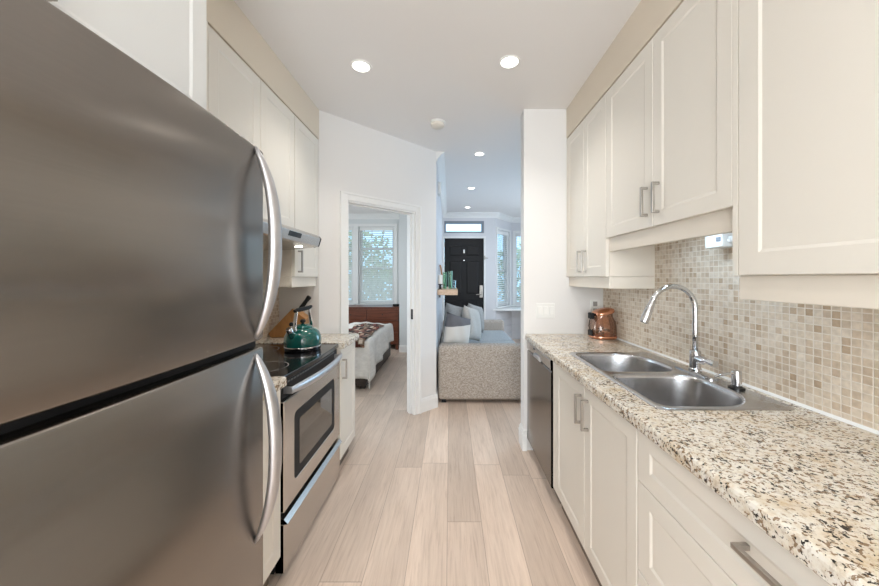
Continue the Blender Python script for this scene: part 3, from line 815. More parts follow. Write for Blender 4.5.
mb = MB(); mb.box(p.x-.026, p.x-.010, fy-.006, fy+.006, p.z-.045, p.z-.015); build('button', mb, M['nickel'], sh, bevel=.002)
mb = MB(); mb.tube([(fx, fy-.015, .985), (fx+.003, fy-.05, .982), (fx+.004, fy-.056, .982)], [.017, .017, .012], 16)
mb.tube([(fx+.002, fy-.05, .984), (fx+.002, fy-.075, .985), (fx+.003, fy-.112, .983)], [.012, .0115, .0135], 14); build('lever', mb, M['chrome'], fa, smooth=True)
# soap dispenser
dx, dy = 1.120, 1.290
sd = thing('soap_dispenser', 'small chrome soap dispenser right of the faucet', 'soap dispenser', (dx, dy, .9165))
mb = MB(); mb.lathe([(.027, .9166), (.027, .922), (.019, .925), (.017, .93)], (dx, dy, 0), 24); build('base', mb, M['black_gloss'], sd, smooth=True)
mb = MB(); mb.lathe([(.0165, .93), (.0165, .975), (.0155, .985), (.006, .988)], (dx, dy, 0), 24); build('body', mb, M['chrome'], sd, smooth=True)
mb = MB(); mb.tube([(dx-.005, dy, .976), (dx-.05, dy, .972), (dx-.078, dy, .966), (dx-.083, dy, .96)], [.0055, .005, .004, .0035], 10); build('nozzle', mb, M['chrome'], sd, smooth=True)

# ------------------------------------------------------------------ refrigerator
FX = -.615; FY0, FY1 = .265, 1.098
fr = thing('refrigerator', 'stainless top-freezer refrigerator with two curved handles on the left', 'refrigerator', (-.98, .66, 0))
mb = MB(); mb.box(XL+.03, -.69, FY0, FY1-.002, .02, 1.745); build('body', mb, M['fridge_side'], fr, bevel=.004)
def fdoor(z0, z1):
    mb = MB(); prof = []; r = .022; n = 24
    yc = (FY0+FY1)/2; hw = (FY1-FY0)/2
    def fxy(y): return FX + .018*(1-((y-yc)/hw)**2)
    for k in range(7):   # far rounded edge
        t = math.radians(90-90*k/6); prof.append((FX+.002-r+r*math.cos(t), FY1-r+r*math.sin(t)))
    for k in range(1, n):
        y = FY1-r-(FY1-FY0-2*r)*k/n; prof.append((fxy(y), y))
    for k in range(7):
        t = math.radians(-90*k/6); prof.append((FX+.002-r+r*math.cos(t), FY0+r+r*math.sin(t)))
    prof = [(-.685, FY1)] + prof + [(-.685, FY0)]
    def ring(z, ins): return [(max(-.685, x-ins) if x > -.68 else x, y+(ins if y < yc else -ins)*.5, z) for x, y in prof]
    mb.loft([ring(z0, .008), ring(z0+.003, .003), ring(z0+.008, 0), ring(z1-.008, 0), ring(z1-.003, .003), ring(z1, .008)])
    return mb
def fhandle(z0, z1):
    mb = MB(); pts = []; rad = []; n = 28; hy = FY1-.062; zc = (z0+z1)/2; hh = (z1-z0)/2
    for k in range(n+1):
        t = -1+2*k/n; off = .064*(1-abs(t)**2.3)**.9 if abs(t) < 1 else 0
        pts.append((FX+.003+off, hy, zc+hh*t)); e = 1-abs(t)**3
        rad.append((.007+.018*e, .006+.011*e))
    mb.tube(pts, rad, 16, ref=(0, 1, 0)); return mb
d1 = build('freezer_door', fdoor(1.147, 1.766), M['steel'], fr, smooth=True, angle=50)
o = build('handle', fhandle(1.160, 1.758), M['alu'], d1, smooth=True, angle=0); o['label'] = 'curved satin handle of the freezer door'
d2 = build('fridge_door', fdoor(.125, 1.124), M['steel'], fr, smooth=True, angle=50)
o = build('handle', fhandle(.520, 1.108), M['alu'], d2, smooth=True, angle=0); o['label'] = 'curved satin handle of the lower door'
mb = MB(); mb.box(-.70, -.640, FY0+.012, FY1-.012, 1.1245, 1.1465); build('gasket', mb, M['black'], fr)
mb = MB(); mb.box(-.70, -.66, FY0+.01, FY1-.01, .02, .115)
for k in range(5): mb.box(-.66, -.655, FY0+.03, FY1-.03, .032+k*.016, .040+k*.016)
build('kick_grille', mb, M['black'], fr)
mb = MB(); mb.box(-.75, -.645, FY1-.085, FY1-.03, 1.7475, 1.766); build('hinge_cover', mb, M['black'], fr, bevel=.003)

# ------------------------------------------------------------------ range
RY0, RY1 = 1.464, 2.214; RX = -.738
rg = thing('range', 'stainless electric range with black glass cooktop', 'range', (-1.03, 1.84, 0))
mb = MB(); mb.box(XL+.015, RX-.045, RY0+.003, RY1-.003, .03, .885); build('body', mb, M['black'], rg)
for sx in (XL+.06, RX-.10):
    for sy in (RY0+.05, RY1-.05):
        mb = MB(); mb.lathe([(.018, 0), (.018, .03)], (sx, sy, 0), 12); build('foot', mb, M['black'], rg)
def bow(y, a): return a*(1-((y-(RY0+RY1)/2)/((RY1-RY0)/2))**2)
def bowed(mb, x_back, x_front, a, z0, z1, ch=.004, n=16, y0=RY0, y1=RY1):
    ys = [y0+(y1-y0)*k/n for k in range(n+1)]
    def ring(z, ins): return [(x_front+bow(y, a)-ins, y, z) for y in ys]+[(x_back, y1, z), (x_back, y0, z)]
    mb.loft([ring(z0, 0), ring(z1-ch, 0), ring(z1-ch*.3, ch*.3), ring(z1, ch)]); return mb
ct = build('cooktop', bowed(MB(), XL+.012, RX-.010, .018, .886, .907), M['black_gloss'], rg)
for cx, cy, r in ((-1.17, 1.65, .085), (-1.17, 2.03, .105), (-.92, 1.64, .105), (-.90, 2.03, .085)):
    mb = MB(); mb.lathe([(r-.002, .9071), (r+.001, .9073), (r+.003, .9071)], (cx, cy, 0), 40, cap0=False, cap1=False); build('burner_ring', mb, M['fridge_side'], ct)
mb = MB(); bowed(mb, RX-.05, RX-.022, .012, .798, .885, .002); vs_ = build('vent_strip', mb, M['black'], rg)
mb = MB()
for k in range(22):
    y = RY0+.08+(RY1-RY0-.16)*k/21; xx = RX-.022+bow(y, .012); mb.box(xx, xx+.002, y-.010, y+.010, .862, .870)
build('vent_slots', mb, M['fridge_side'], vs_)
# oven door with window
od = MB(); yA, yB = RY0+.004, RY1-.004; zA, zB = .300, .795; xf = RX
wy0, wy1, wz0, wz1 = RY0+.100, RY1-.100, .385, .712
rings = [rrect(yA, yB, zA, zB, (.004,)*4, 0), rrect(wy0, wy1, wz0, wz1, (.03,)*4, 0)]
def toX(r, x): return [(x, p[0], p[1]) for p in r]
od.loft([toX(rings[0], xf-.042), toX(rings[0], xf-.004), toX(rrect(yA+.004, yB-.004, zA+.004, zB-.004, (.004,)*4, 0), xf), toX(rings[1], xf), toX(rrect(wy0+.003, wy1-.003, wz0+.003, wz1-.003, (.028,)*4, 0), xf-.004)], True, True)
dr_ = build('oven_door', od, M['steel_range'], rg)
mb = MB(); mb.loft([toX(rrect(wy0+.004, wy1-.004, wz0+.004, wz1-.004, (.027,)*4, 0), x) for x in (xf-.0039, xf-.001)]); o = build('window_border', mb, M['black'], dr_); o['label'] = 'black border of the oven window'
mb = MB(); mb.loft([toX(rrect(wy0+.055, wy1-.055, wz0+.05, wz1-.05, (.012,)*4, 0), x) for x in (xf-.0009, xf+.0004)]); build('window_glass', mb, M['oven_glass'], dr_)
mb = MB(); pts = []; rad = []
for k in range(25):
    t = -1+2*k/24; y = (RY0+RY1)/2+t*.345; pts.append((RX+.018+.030*(1-t*t), y, .838-.004*(1-t*t))); e = 1-abs(t)**6*.35; rad.append((.021*e, .012*e))
mb.tube(pts, rad, 14, ref=(0, 0, 1))
for t in (-.95, .95):
    y = (RY0+RY1)/2+t*.345; mb.box(RX-.020, RX+.022, y-.010, y+.010, .822, .848)
build('handle', mb, M['alu'], dr_, smooth=True)
# storage drawer with lip
mb = MB(); mb.box(RX-.04, RX, yA, yB, .030, .250); dw = build('drawer', mb, M['steel_range'], rg, bevel=.003)
mb = MB(); mb.loft([[(x, y, z) for x, z in ((RX-.03, .2505), (RX+.012, .2505), (RX+.016, .254), (RX-.001, .272), (RX-.03, .272))] for y in (yA, yB)]); build('drawer_lip', mb, M['steel_range'], dw)

# ------------------------------------------------------------------ range hood
hd = thing('range_hood', 'slim stainless under-cabinet range hood over the cooktop', 'range hood', (-1.1, 1.80, 1.567))
HY0, HY1 = 1.42, 2.186
def hoodx(y, x): return x
prof = [(XL+.008, 1.664), (-1.03, 1.664), (-.885, 1.632), (-.862, 1.620), (-.853, 1.605), (-.868, 1.557), (-.882, 1.552), (-1.05, 1.534), (XL+.008, 1.528)]
mb = MB(); mb.prism(prof, 'y', HY0, HY1)
hb = build('shell', mb, M['steel_range'], hd, bevel=.002)
for y in (HY0-.0005, HY1-.008):
    mb = MB(); mb.prism([(-.90, 1.634), (-.862, 1.621), (-.851, 1.605), (-.867, 1.556), (-.90, 1.549)], 'y', y, y+.0085); build('end_cap', mb, M['black'], hd)
mb = MB(); mb.loft([[(-.8538+d, y, 1.6025) for y in (1.76, 1.90)]+[(-.8620+d, y, 1.576) for y in (1.90, 1.76)] for d in (-.003, .002)]); o = build('control_strip', mb, M['black_gloss'], hd)
for k, y in enumerate((1.60, 2.07)):
    zz = 1.5622-.0006
    mb = MB(); mb.lathe([(.022, 1.549), (.022, 1.541)], (-.950, y, 0), 24); o = build('light', mb, M['led'], hd)
    l = bpy.data.lights.new('hood_lamp', 'SPOT'); l.energy = 2.2; l.color = (1, .95, .88); l.spot_size = 2.2; l.spot_blend = .8; l.shadow_soft_size = .03
    lo = bpy.data.objects.new('hood_lamp', l); COL.objects.link(lo); lo.location = (-.950, y, 1.536)

# ------------------------------------------------------------------ recessed ceiling lights and ceiling devices
LP = [(-.555, 2.058, LAMP_KITCHEN*.8, KITCHEN_COL, .064, 'recessed ceiling light on the stove side of the kitchen'),
      (.364, 2.017, LAMP_KITCHEN*.8, KITCHEN_COL, .064, 'recessed ceiling light on the sink side of the kitchen'),
      (.313, 3.51, LAMP_LIVING, (1, .94, .87), .058, 'recessed ceiling light nearest beyond the kitchen, largest of the hall three'),
      (.312, 4.85, LAMP_LIVING, (.9, .95, 1), .058, 'middle one of the three recessed lights in the hall ceiling'),
      (.327, 6.16, LAMP_LIVING, (.9, .95, 1), .058, 'farthest recessed ceiling light, just before the front door'),
      (-.45, .15, LAMP_NEAR_ADDED, KITCHEN_COL, .064, 'added unseen ceiling light above the fridge end of the kitchen'),  # this and the next are out of view, added to even the light
      (.364, .15, LAMP_NEAR_ADDED, KITCHEN_COL, .064, 'added unseen ceiling light above the near counter end'),
      (-1.9, 4.6, LAMP_BEDROOM, (1, .95, .88), .058, 'unseen recessed ceiling light in the bedroom')]  # unseen lamp that lifts the bedroom's light level
for x, y, pw, col, r, lab in LP:
    t = thing('recessed_light', lab, 'ceiling light', (x, y, CZ), 'recessed ceiling lights')
    mb = MB(); mb.lathe([(r-.014, CZ-.001), (r-.012, CZ-.006), (r-.003, CZ-.006), (r, CZ-.0005)], (x, y, 0), 32, cap0=False, cap1=False); build('trim_ring', mb, M['white_plastic'], t, smooth=True)
    mb = MB(); mb.lathe([(r-.013, CZ-.0005), (r-.013, CZ-.003)], (x, y, 0), 32); build('lens', mb, M['lens'], t)
    l = bpy.data.lights.new('recessed_lamp', 'SPOT'); l.spot_size = 2.1; l.spot_blend = 1.0; l.shadow_soft_size = r*.75; l.energy = pw; l.color = col
    lo = bpy.data.objects.new('recessed_lamp', l); COL.objects.link(lo); lo.location = (x, y, CZ-.008)
sm = thing('smoke_detector', 'round pale smoke detector on the ceiling before the hall', 'smoke detector', (-.105, 2.80, CZ))
mb = MB(); mb.lathe([(.066, CZ-.0005), (.066, CZ-.012), (.060, CZ-.016)], (-.105, 2.80, 0), 32); build('mount', mb, M['white_plastic'], sm, smooth=True)
mb = MB(); mb.lathe([(.058, CZ-.016), (.056, CZ-.036), (.048, CZ-.042), (.02, CZ-.043)], (-.105, 2.80, 0), 32); build('cover', mb, M['cream'], sm, smooth=True)
mb = MB(); mb.box(-.145, -.105, 3.90, 4.04, 2.345, 2.48); tag(build('door_chime', mb, M['white_plastic'], bevel=.008), 'white box chime high on the hall wall', 'door chime')

# ------------------------------------------------------------------ wall devices
sw = thing('light_switch', 'white triple rocker switch plate on the partition above the counter end', 'light switch', (.745, 2.582, 1.094))
mb = MB(); mb.box(.673, .818, 2.576, 2.582, 1.035, 1.152); build('plate', mb, M['white_plastic'], sw, bevel=.003)
for k in range(3):
    xc = .6995+k*.046; mb = MB(); mb.loft([[(xc-.0165, 2.576, 1.060), (xc+.0165, 2.576, 1.060), (xc+.0165, 2.576, 1.127), (xc-.0165, 2.576, 1.127)], [(xc-.0155, 2.571, 1.062), (xc+.0155, 2.571, 1.062), (xc+.0155, 2.574, 1.125), (xc-.0155, 2.574, 1.125)]]); build('rocker', mb, M['white_plastic'], sw)
ol = thing('wall_outlet', 'pale outlet plate on the partition behind the copper jar', 'outlet', (1.135, 2.582, 1.12))
mb = MB(); mb.box(1.095, 1.172, 2.576, 2.582, 1.06, 1.178); pl = build('plate', mb, M['white_plastic'], ol, bevel=.003)
for z in (1.092, 1.146):
    mb = MB(); mb.box(1.117, 1.150, 2.574, 2.577, z-.018, z+.018); build('socket', mb, M['pillow_grey'], ol, bevel=.002)
ub = thing('switch_box', 'small white box under the raised cabinet at end of backsplash', 'switch box', (1.16, 1.41, 1.48))
mb = MB(); mb.box(1.128, XR-.008, 1.366, 1.460, 1.478, 1.535); build('housing', mb, M['white_plastic'], ub, bevel=.003)
mb = MB(); mb.box(1.1255, 1.129, 1.375, 1.398, 1.502, 1.520); o = build('rocker', mb, M['trim_grey'], ub, bevel=.001); o['label'] = 'grey rocker switch'
mb = MB(); mb.tube([(1.160, 1.368, 1.508), (1.160, 1.352, 1.508), (1.160, 1.348, 1.508)], [.014, .015, .011], 16); build('knob', mb, M['white_plastic'], ub, smooth=True)
tb = MB(); tb.box(1.02, 1.05, 1.12, 1.86, 1.566, 1.581); o = build('light_bar', tb, M['white_plastic'], bevel=.002); tag(o, 'thin under-cabinet light bar above the sink', 'under-cabinet light')
area('under_cabinet_lamp', (1.035, 1.35, 1.562), (.25, 0, -1), .5, .02, .9, (.60, .80, 1.0))

# ------------------------------------------------------------------ kettle
kx, ky = -.905, 2.03; kz = .9075
kt = thing('kettle', 'green enamel whistling kettle on the glass cooktop', 'kettle', (kx, ky, kz))
mb = MB(); mb.lathe([(.098, kz), (.103, kz+.006), (.104, kz+.02)], (kx, ky, 0), 40); o = build('base', mb, M['black_gloss'], kt, smooth=True)
mb = MB(); mb.lathe([(.1045, kz+.020), (.1065, kz+.0225), (.1065, kz+.027), (.1045, kz+.0295)], (kx, ky, 0), 40); build('band', mb, M['chrome'], kt, smooth=True)
mb = MB(); mb.lathe([(.1045, kz+.0295), (.107, kz+.045), (.107, kz+.07), (.103, kz+.09), (.092, kz+.112), (.075, kz+.128), (.056, kz+.138)], (kx, ky, 0), 40); build('body', mb, M['green_enamel'], kt, smooth=True)
mb = MB(); mb.lathe([(.055, kz+.136), (.056, kz+.141), (.048, kz+.148), (.028, kz+.156), (.010, kz+.159)], (kx, ky, 0), 32); ld = build('lid', mb, M['green_enamel'], kt, smooth=True)
mb = MB(); mb.lathe([(.008, kz+.158), (.008, kz+.164), (.015, kz+.170), (.017, kz+.178), (.012, kz+.186), (.004, kz+.188)], (kx, ky, 0), 20); o = build('knob', mb, M['black'], ld, smooth=True); o['label'] = 'black lid knob'
# spout points to the left and towards the camera
sd_ = Vector((-.22, -.975, 0)).normalized(); c0 = Vector((kx, ky, kz))
def kp(r, z): return c0 + sd_*r + Vector((0, 0, z))
mb = MB(); mb.tube([kp(.072, .085), kp(.100, .108), kp(.116, .130)], [.026, .021, .016], 16); sp_ = build('spout', mb, M['green_enamel'], kt, smooth=True)
mb = MB(); mb.tube([kp(.112, .126), kp(.124, .143), kp(.128, .148)], [.0185, .0185, .014], 16); mb.tube([kp(.116, .140), kp(.100, .165)], [.007, .006], 10)
o = build('whistle', mb, M['chrome'], sp_, smooth=True)
mb = MB(); mb.lathe([(.009, 0), (.012, .006), (.010, .018), (.003, .022)], kp(.104, .160), 14); o = build('whistle_knob', mb, M['black'], sp_, smooth=True)
hd_ = Vector((.25, .97, 0)).normalized()
def hp(r, z): return c0 + hd_*r + Vector((0, 0, z))
for s in (-1, 1):
    mb = MB(); mb.tube([hp(s*.076, .118), hp(s*.074, .16), hp(s*.064, .205), hp(s*.056, .235), hp(s*.058, .247)], [(.016, .004), (.014, .004), (.012, .0045), (.011, .005), (.010, .006)], 12, ref=Vector((-hd_.y, hd_.x, 0))); build('handle_bracket', mb, M['chrome'], kt, smooth=True)
mb = MB(); mb.tube([hp(-.072, .243), hp(-.06, .246), hp(0, .250), hp(.06, .254), hp(.078, .262)], [(.010, .010), (.014, .012), (.015, .013), (.014, .012), (.009, .009)], 14); o = build('handle_grip', mb, M['black'], kt, smooth=True)

# ------------------------------------------------------------------ knife block and knife
kb = thing('knife_block', 'slanted wooden knife block on the granite beside the cooktop', 'knife block', (-1.2, 2.47, .912))
mb = MB(); mb.prism([(-1.318, .9125), (-1.11, .9125), (-1.062, 1.05), (-1.160, 1.122), (-1.335, .94)], 'y', 2.42, 2.52); build('block', mb, M['blockwood'], kb, bevel=.004)
d_ = Vector((.085, 0, .115)).normalized(); b0 = Vector((-1.128, 2.455, 1.098))
kn = thing('knife', 'black-handled knife standing in the knife block', 'knife', b0)
mb = MB(); mb.tube([b0+d_*.002, b0+d_*.02, b0+d_*.022], [(.014, .008), (.014, .008), (.016, .012)], 12, ref=(0, 1, 0)); build('bolster', mb, M['nickel'], kn, smooth=True)
mb = MB(); mb.tube([b0+d_*.022, b0+d_*.05, b0+d_*.10, b0+d_*.135, b0+d_*.142], [(.013, .017), (.013, .017), (.012, .015), (.013, .019), (.008, .012)], 12, ref=(0, 1, 0)); build('handle', mb, M['black'], kn, smooth=True)

# ------------------------------------------------------------------ copper jar
jx, jy, jz = 1.108, 2.40, .9125
jr = thing('jar', 'copper tinted glass jar with a tilted copper lid on the far counter', 'jar', (jx, jy, jz))
def jring(h, z, tilt=0, dx=0):
    pts = []
    for k in range(32):
        t = 2*math.pi*k/32; c, s = math.cos(t), math.sin(t)
        e = .62; px = h*math.copysign(abs(c)**e, c); py = h*math.copysign(abs(s)**e, s)
        pts.append((jx+dx+px, jy+py, z+tilt*px))
    return pts
mb = MB(); mb.loft([jring(h, jz+z, t) for h, z, t in ((.070, 0, 0), (.082, .006, 0), (.085, .03, 0), (.084, .09, .03), (.078, .12, .08), (.064, .145, .15), (.060, .158, .2), (.060, .172, .22), (.057, .172, .22), (.057, .158, .2), (.061, .145, .15), (.075, .118, .08), (.081, .09, .03), (.082, .03, 0), (.070, .010, 0))]); build('glass_body', mb, M['amber_glass'], jr, smooth=True, angle=50)
mb = MB(); mb.loft([jring(h, jz+z) for h, z in ((.072, .0005), (.0845, .003), (.0865, .012), (.0865, .02), (.0855, .022))]); o = build('copper_base', mb, M['copper'], jr, smooth=True); o['label'] = 'copper base band'
mb = MB(); mb.loft([jring(h, jz+z, .22, .004) for h, z in ((.062, .174), (.068, .176), (.070, .186), (.066, .200), (.045, .212), (.018, .217))]); lid = build('lid', mb, M['copper'], jr, smooth=True, angle=50)
mb = MB(); mb.box(jx-.098, jx-.068, jy-.03, jy+.02, jz+.140, jz+.185); build('latch', mb, M['black'], lid, bevel=.006)
mb = MB(); mb.box(jx-.103, jx-.080, jy-.04, jy+.015, jz+.02, jz+.062); o = build('spigot', mb, M['black'], jr, bevel=.008); o['label'] = 'black fitting low on the jar'
mb = MB(); mb.tube([(jx-.092, jy-.012, jz+.06), (jx-.104, jy-.012, jz+.09), (jx-.098, jy-.012, jz+.13), (jx-.086, jy-.012, jz+.15)], .003, 8); build('wire_bail', mb, M['black'], jr, smooth=True)
mb = MB()
for k in range(8):
    a = random.uniform(0, 6.28); r = random.uniform(0, .048); z = jz+.034+random.uniform(0, .035)
    mb.lathe([(.004, -.007), (.014, -.004), (.014, .004), (.004, .007)], (jx+r*math.cos(a), jy+r*math.sin(a), z), 10, Matrix.Rotation(random.uniform(-.8, .8), 3, 'X'))
o = build('contents', mb, M['plinth'], jr); o['kind'] = 'stuff'; o['label'] = 'dark brown contents in the jar'

# ------------------------------------------------------------------ living room: sofa, cushions, shelf
sf = thing('sofa', 'oatmeal woven sofa seen from its arm end, past the kitchen', 'sofa', (.4, 4.7, 0))
def soft_box(x0, x1, y0, y1, z0, z1, r, n=5):
    mb = MB(); mb.box(x0, x1, y0, y1, z0, z1)
    bmesh.ops.bevel(mb.bm, geom=list(mb.bm.edges), offset=r, segments=n, profile=.5, affect='EDGES'); return mb
SXL = -.128
mb = soft_box(SXL+.065, .90, 3.74, 5.62, .10, .30, .015); build('base', mb, M['sofa'], sf, smooth=True)
build('arm', soft_box(SXL, .93, 3.53, 3.74, .035, .618, .045), M['sofa'], sf, smooth=True)
build('arm', soft_box(SXL, .93, 5.62, 5.84, .035, .618, .045), M['sofa'], sf, smooth=True)
build('backrest', soft_box(SXL, SXL+.06, 3.745, 5.615, .10, .50, .025), M['sofa'], sf, smooth=True)
for a, b in ((3.745, 4.675), (4.685, 5.615)): build('seat_cushion', soft_box(SXL+.065, .92, a, b, .30, .465, .05), M['seatfab'], sf, smooth=True)
for x in (SXL+.06, .87):
    for y in (3.60, 5.77):
        mb = MB(); mb.box(x-.025, x+.025, y-.025, y+.025, 0, .036); build('foot', mb, M['black'], sf)

def cushion(name, label, c, w, h, t, rot, mat, group):
    mb = MB(); n = 14; top = []; bot = []
    R = Matrix.Translation(c) @ rot
    grid = {}
    for sgn in (1, -1):
        for i in range(n+1):
            for j in range(n+1):
                u, v = -1+2*i/n, -1+2*j/n
                e = max(0, (1-abs(u)**2.6))*max(0, (1-abs(v)**2.6)); th = t*.5*e**.45
                pin = 1-.06*(abs(u)*abs(v))**1.5*0 - .05*((1-abs(v)**2)*(abs(u) > .99) + (1-abs(u)**2)*(abs(v) > .99))
                wr = .006*math.sin(7*u+3*v)*e
                key = (sgn, i, j)
                if sgn == -1 and (i in (0, n) or j in (0, n)): grid[key] = grid[(1, i, j)]; continue
                grid[key] = mb.bm.verts.new(R @ Vector((u*w*.5*pin, sgn*(th+wr), v*h*.5*pin)))
        for i in range(n):
            for j in range(n): mb.face((grid[sgn, i, j], grid[sgn, i+1, j], grid[sgn, i+1, j+1], grid[sgn, i, j+1]))
    o = build(name, mb, mat, None, smooth=True, angle=0, origin=c)
    return tag(o, label, 'cushion', group)
def rot(ax, az, ay=0): return Matrix.Rotation(math.radians(az), 4, 'Z') @ Matrix.Rotation(math.radians(ax), 4, 'X') @ Matrix.Rotation(math.radians(ay), 4, 'Y')
# thickness axis is local Y; az turns the face, ax leans it back
G = 'scatter cushions on the sofa'
cushion('cushion', 'two-tone cushion, dark grey top over cream, nearest the left wall', Vector((.090, 4.02, .708)), .37, .38, .15, rot(-14, 36, 18), M['pillow_two'], G)
cushion('cushion', 'tall pale grey cushion front right, beside the two-tone cushion', Vector((.295, 4.42, .735)), .40, .45, .17, rot(-12, 62, 14), M['pillow_pale'], G)
cushion('cushion', 'small grey cushion at the back, behind the two-tone cushion', Vector((.06, 5.02, .735)), .36, .42, .15, rot(-12, 42, 16), M['pillow_grey'], G)
cushion('cushion', 'grey cushion farthest right, behind the pale grey one', Vector((.40, 5.12, .725)), .40, .42, .16, rot(-12, 56, 14), M['pillow_grey'], G)

sh = thing('wall_shelf', 'pale wood floating shelf on the hall wall above the sofa', 'shelf', (-.145, 4.3, 1.154))
mb = MB(); mb.box(-.144, .088, 3.75, 4.95, 1.154, 1.216); build('board', mb, M['shelfwood'], sh, bevel=.003)
mb = MB(); mb.box(-.1445, -.12, 4.2, 4.235, 1.10, 1.154); mb.box(-.1445, -.02, 4.2, 4.235, 1.140, 1.1535); build('bracket', mb, M['fridge_side'], sh)
SZ = 1.2165
def vase(x, y, r0, r1, h, label, mat, cat='vase', grp=None, name='vase'):
    mb = MB(); mb.lathe([(.001, SZ+.004), (r0*.8, SZ), (r0, SZ+.006), ((r0+r1)/2, SZ+h*.5), (r1, SZ+h), (r1-.004, SZ+h), ((r0+r1)/2-.004, SZ+h*.5), (r0-.005, SZ+.012), (.001, SZ+.012)], (x, y, 0), 24, cap0=False, cap1=False)
    o = build(name, mb, mat, None, smooth=True, origin=(x, y, SZ)); return tag(o, label, cat, grp)
vase(-.062, 3.95, .020, .024, .20, 'green glass vase on the shelf, left of its green twin', M['green_glass'], grp='green vases on the shelf')
vase(.004, 3.98, .022, .028, .215, 'green glass vase on the shelf, nearest the black door edge', M['green_glass'], grp='green vases on the shelf')
vase(.048, 4.08, .026, .030, .10, 'small blue-tinted drinking glass at the right end of the shelf', M['clear_glass'], 'glass', name='drinking_glass')
ch = thing('candle', 'white pillar candle on a black holder at the shelf corner', 'candle', (-.112, 3.82, SZ))
mb = MB(); mb.lathe([(.026, SZ), (.026, SZ+.004), (.012, SZ+.010), (.012, SZ+.05), (.028, SZ+.056), (.028, SZ+.062)], (-.112, 3.82, 0), 20); build('holder', mb, M['black'], ch, smooth=True)
mb = MB(); mb.lathe([(.026, SZ+.062), (.026, SZ+.165), (.022, SZ+.168), (.004, SZ+.166)], (-.112, 3.82, 0), 20); build('wax', mb, M['candle'], ch, smooth=True)
mb = MB(); mb.tube([(-.112, 3.82, SZ+.164), (-.111, 3.82, SZ+.176)], .0015, 6); build('wick', mb, M['black'], ch)
pf = thing('picture_frame', 'slim wooden picture frame leaning on the wall behind the vases', 'picture frame', (-.10, 4.35, SZ))
def lean(x, y, z): return (-.088 + x - (z-SZ)*.16, y, z)
mb = MB()
for q in ((4.22, 4.50, SZ+.0, SZ+.03), (4.22, 4.50, SZ+.27, SZ+.30), (4.22, 4.25, SZ+.03, SZ+.27), (4.47, 4.50, SZ+.03, SZ+.27)): mb.box(0, .018, *q, f=lean)
build('frame', mb, M['framewood'], pf)
mb = MB(); mb.box(.003, .010, 4.25, 4.47, SZ+.03, SZ+.27, f=lean); build('print', mb, M['candle'], pf)

# ------------------------------------------------------------------ bedroom: bed, throw, dresser
bd = thing('bed', 'low bed with white duvet seen through the doorway', 'bed', (-1.7, 4.7, 0))
mb = MB(); mb.box(-2.55, -1.0, 3.98, 5.55, .05, .30)
for x in (-2.5, -1.06):
    for y in (4.04, 5.48): mb.box(x-.03, x+.03, y-.03, y+.03, 0, .05)
build('bed_frame', mb, M['darkwood'], bd, bevel=.006)
build('mattress', soft_box(-2.52, -1.01, 4.0, 5.52, .30, .57, .06), M['trim'], bd, smooth=True)
mb = MB(); nx, ny = 46, 46; V = {}
xe, ye, zt = -1.0, 3.985, .60
def cloth(a, b):
    """a: overhang past the right edge, b: overhang past the near edge (negative = on top)"""
    da, db = max(0, a), max(0, b); r = .05
    def edge(d):
        if d < r*1.57: t = d/r; return r*math.sin(t), r*(1-math.cos(t))
        return r + .03*(d-r*1.57), r + (d-r*1.57)
    oa, za = edge(da); ob, zb = edge(db)
    z = zt - max(za, zb) - .25*min(za, zb)
    x = xe + min(a, 0) + oa*.9; y = ye - min(b, 0) - ob*.9
    return x, y, z
for i in range(nx+1):
    for j in range(ny+1):
        u, v = i/nx, j/ny
        b = -1.50 + v*1.98                     # along Y, overhang .48 at the near end
        side = .33 + .17*max(0, min(1, (b+.95)/.9)) + .03*math.sin(b*6)*(b < 0)
        a = -1.50 + u*(1.50+side)
        x, y, z = cloth(a, b)
        d = max(a, b, 0)
        wv = .012*math.sin(9*x+5*y)+.009*math.sin(17*y-6*x+1)+.006*math.sin(31*x+23*y)
        z += wv if d == 0 else wv*.4
        if a > 0: x += .022*math.sin(14*y+1)*min(1, a/.2)
        if b > 0: y -= .026*math.sin(13*x)*min(1, b/.2)
        V[i, j] = mb.bm.verts.new((x, y, max(.03, z)))
for i in range(nx):
    for j in range(ny): mb.face((V[i, j], V[i+1, j], V[i+1, j+1], V[i, j+1]))
dv = build('duvet', mb, M['duvet'], bd, smooth=True, angle=0)
so = dv.modifiers.new('thickness', 'SOLIDIFY'); so.thickness = .02; so.offset = -1
mb = MB(); V = {}; n1, n2 = 18, 40
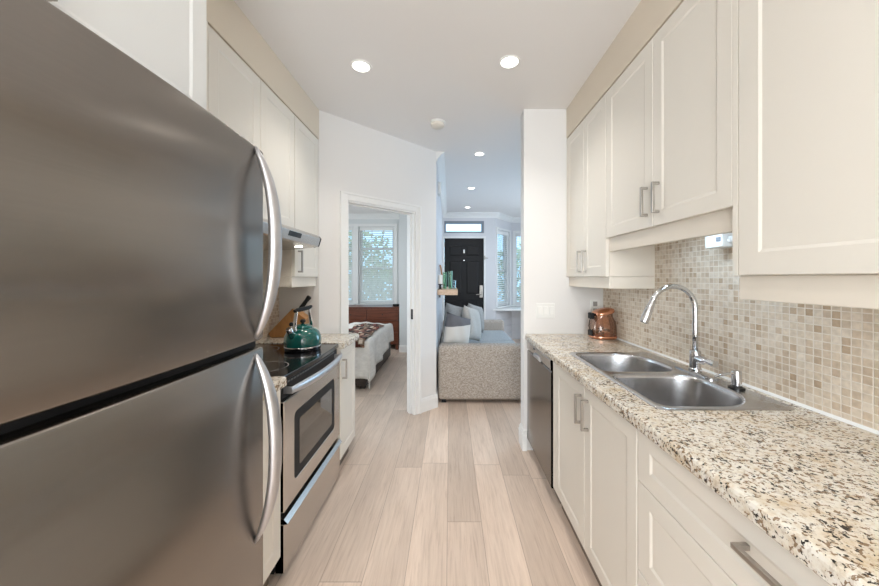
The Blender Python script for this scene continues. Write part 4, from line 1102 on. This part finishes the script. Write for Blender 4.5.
for i in range(n1+1):
    for j in range(n2+1):
        a = -.46+.44*i/n1; b = -1.14+1.26*j/n2
        x, y, z = cloth(a, b)
        wv = .012*math.sin(9*x+5*y)+.009*math.sin(17*y-6*x+1)+.006*math.sin(31*x+23*y)
        z += wv if b <= 0 else wv*.4
        off = .016
        if b > 0: y -= off + .026*math.sin(13*x)*min(1, b/.2)
        V[i, j] = mb.bm.verts.new((x, y, z+off))
for i in range(n1):
    for j in range(n2): mb.face((V[i, j], V[i+1, j], V[i+1, j+1], V[i, j+1]))
tw = build('throw_blanket', mb, M['throw'], None, smooth=True, angle=0, origin=(-1.2, 4.5, .6))
so = tw.modifiers.new('thickness', 'SOLIDIFY'); so.thickness = .008; so.offset = 1
tag(tw, 'red and black patterned throw lying on the white duvet', 'blanket')

ds = thing('dresser', 'red-brown wooden dresser under the bedroom window', 'dresser', (-1.75, 6.40, 0))
mb = MB(); mb.box(-2.75, -.96, 6.19, 6.66, .10, .775); build('case', mb, M['dresser'], ds)
mb = MB(); mb.box(-2.78, -.94, 6.165, 6.68, .776, .805); build('top', mb, M['dresser'], ds, bevel=.003)
for k in range(3):
    for r in range(3):
        a = -2.74+k*.592; z = .115+r*.220
        mb = MB(); mb.box(a+.004, a+.586, 6.172, 6.19, z+.004, z+.214); d = build('drawer', mb, M['dresser'], ds, bevel=.004)
        mb = MB(); mb.lathe([(.006, 0), (.006, .014), (.013, .02), (.011, .027)], (a+.295, 6.172, z+.11), 12, Matrix.Rotation(math.pi/2, 3, 'X')); build('knob', mb, M['darkwood'], d, smooth=True)
for x in (-2.7, -1.0):
    for y in (6.23, 6.62):
        mb = MB(); mb.box(x-.025, x+.025, y-.025, y+.025, 0, .10); build('leg', mb, M['dresser'], ds)
ck = thing('alarm_clock', 'small black clock on right end of the dresser', 'clock', (-1.03, 6.32, .805))
mb = MB(); mb.box(-1.09, -.97, 6.28, 6.35, .8055, .85); build('case', mb, M['black'], ck, bevel=.006)
mb = MB(); mb.box(-1.08, -.98, 6.278, 6.281, .813, .843); build('display', mb, M['mirror_glass'], ck)
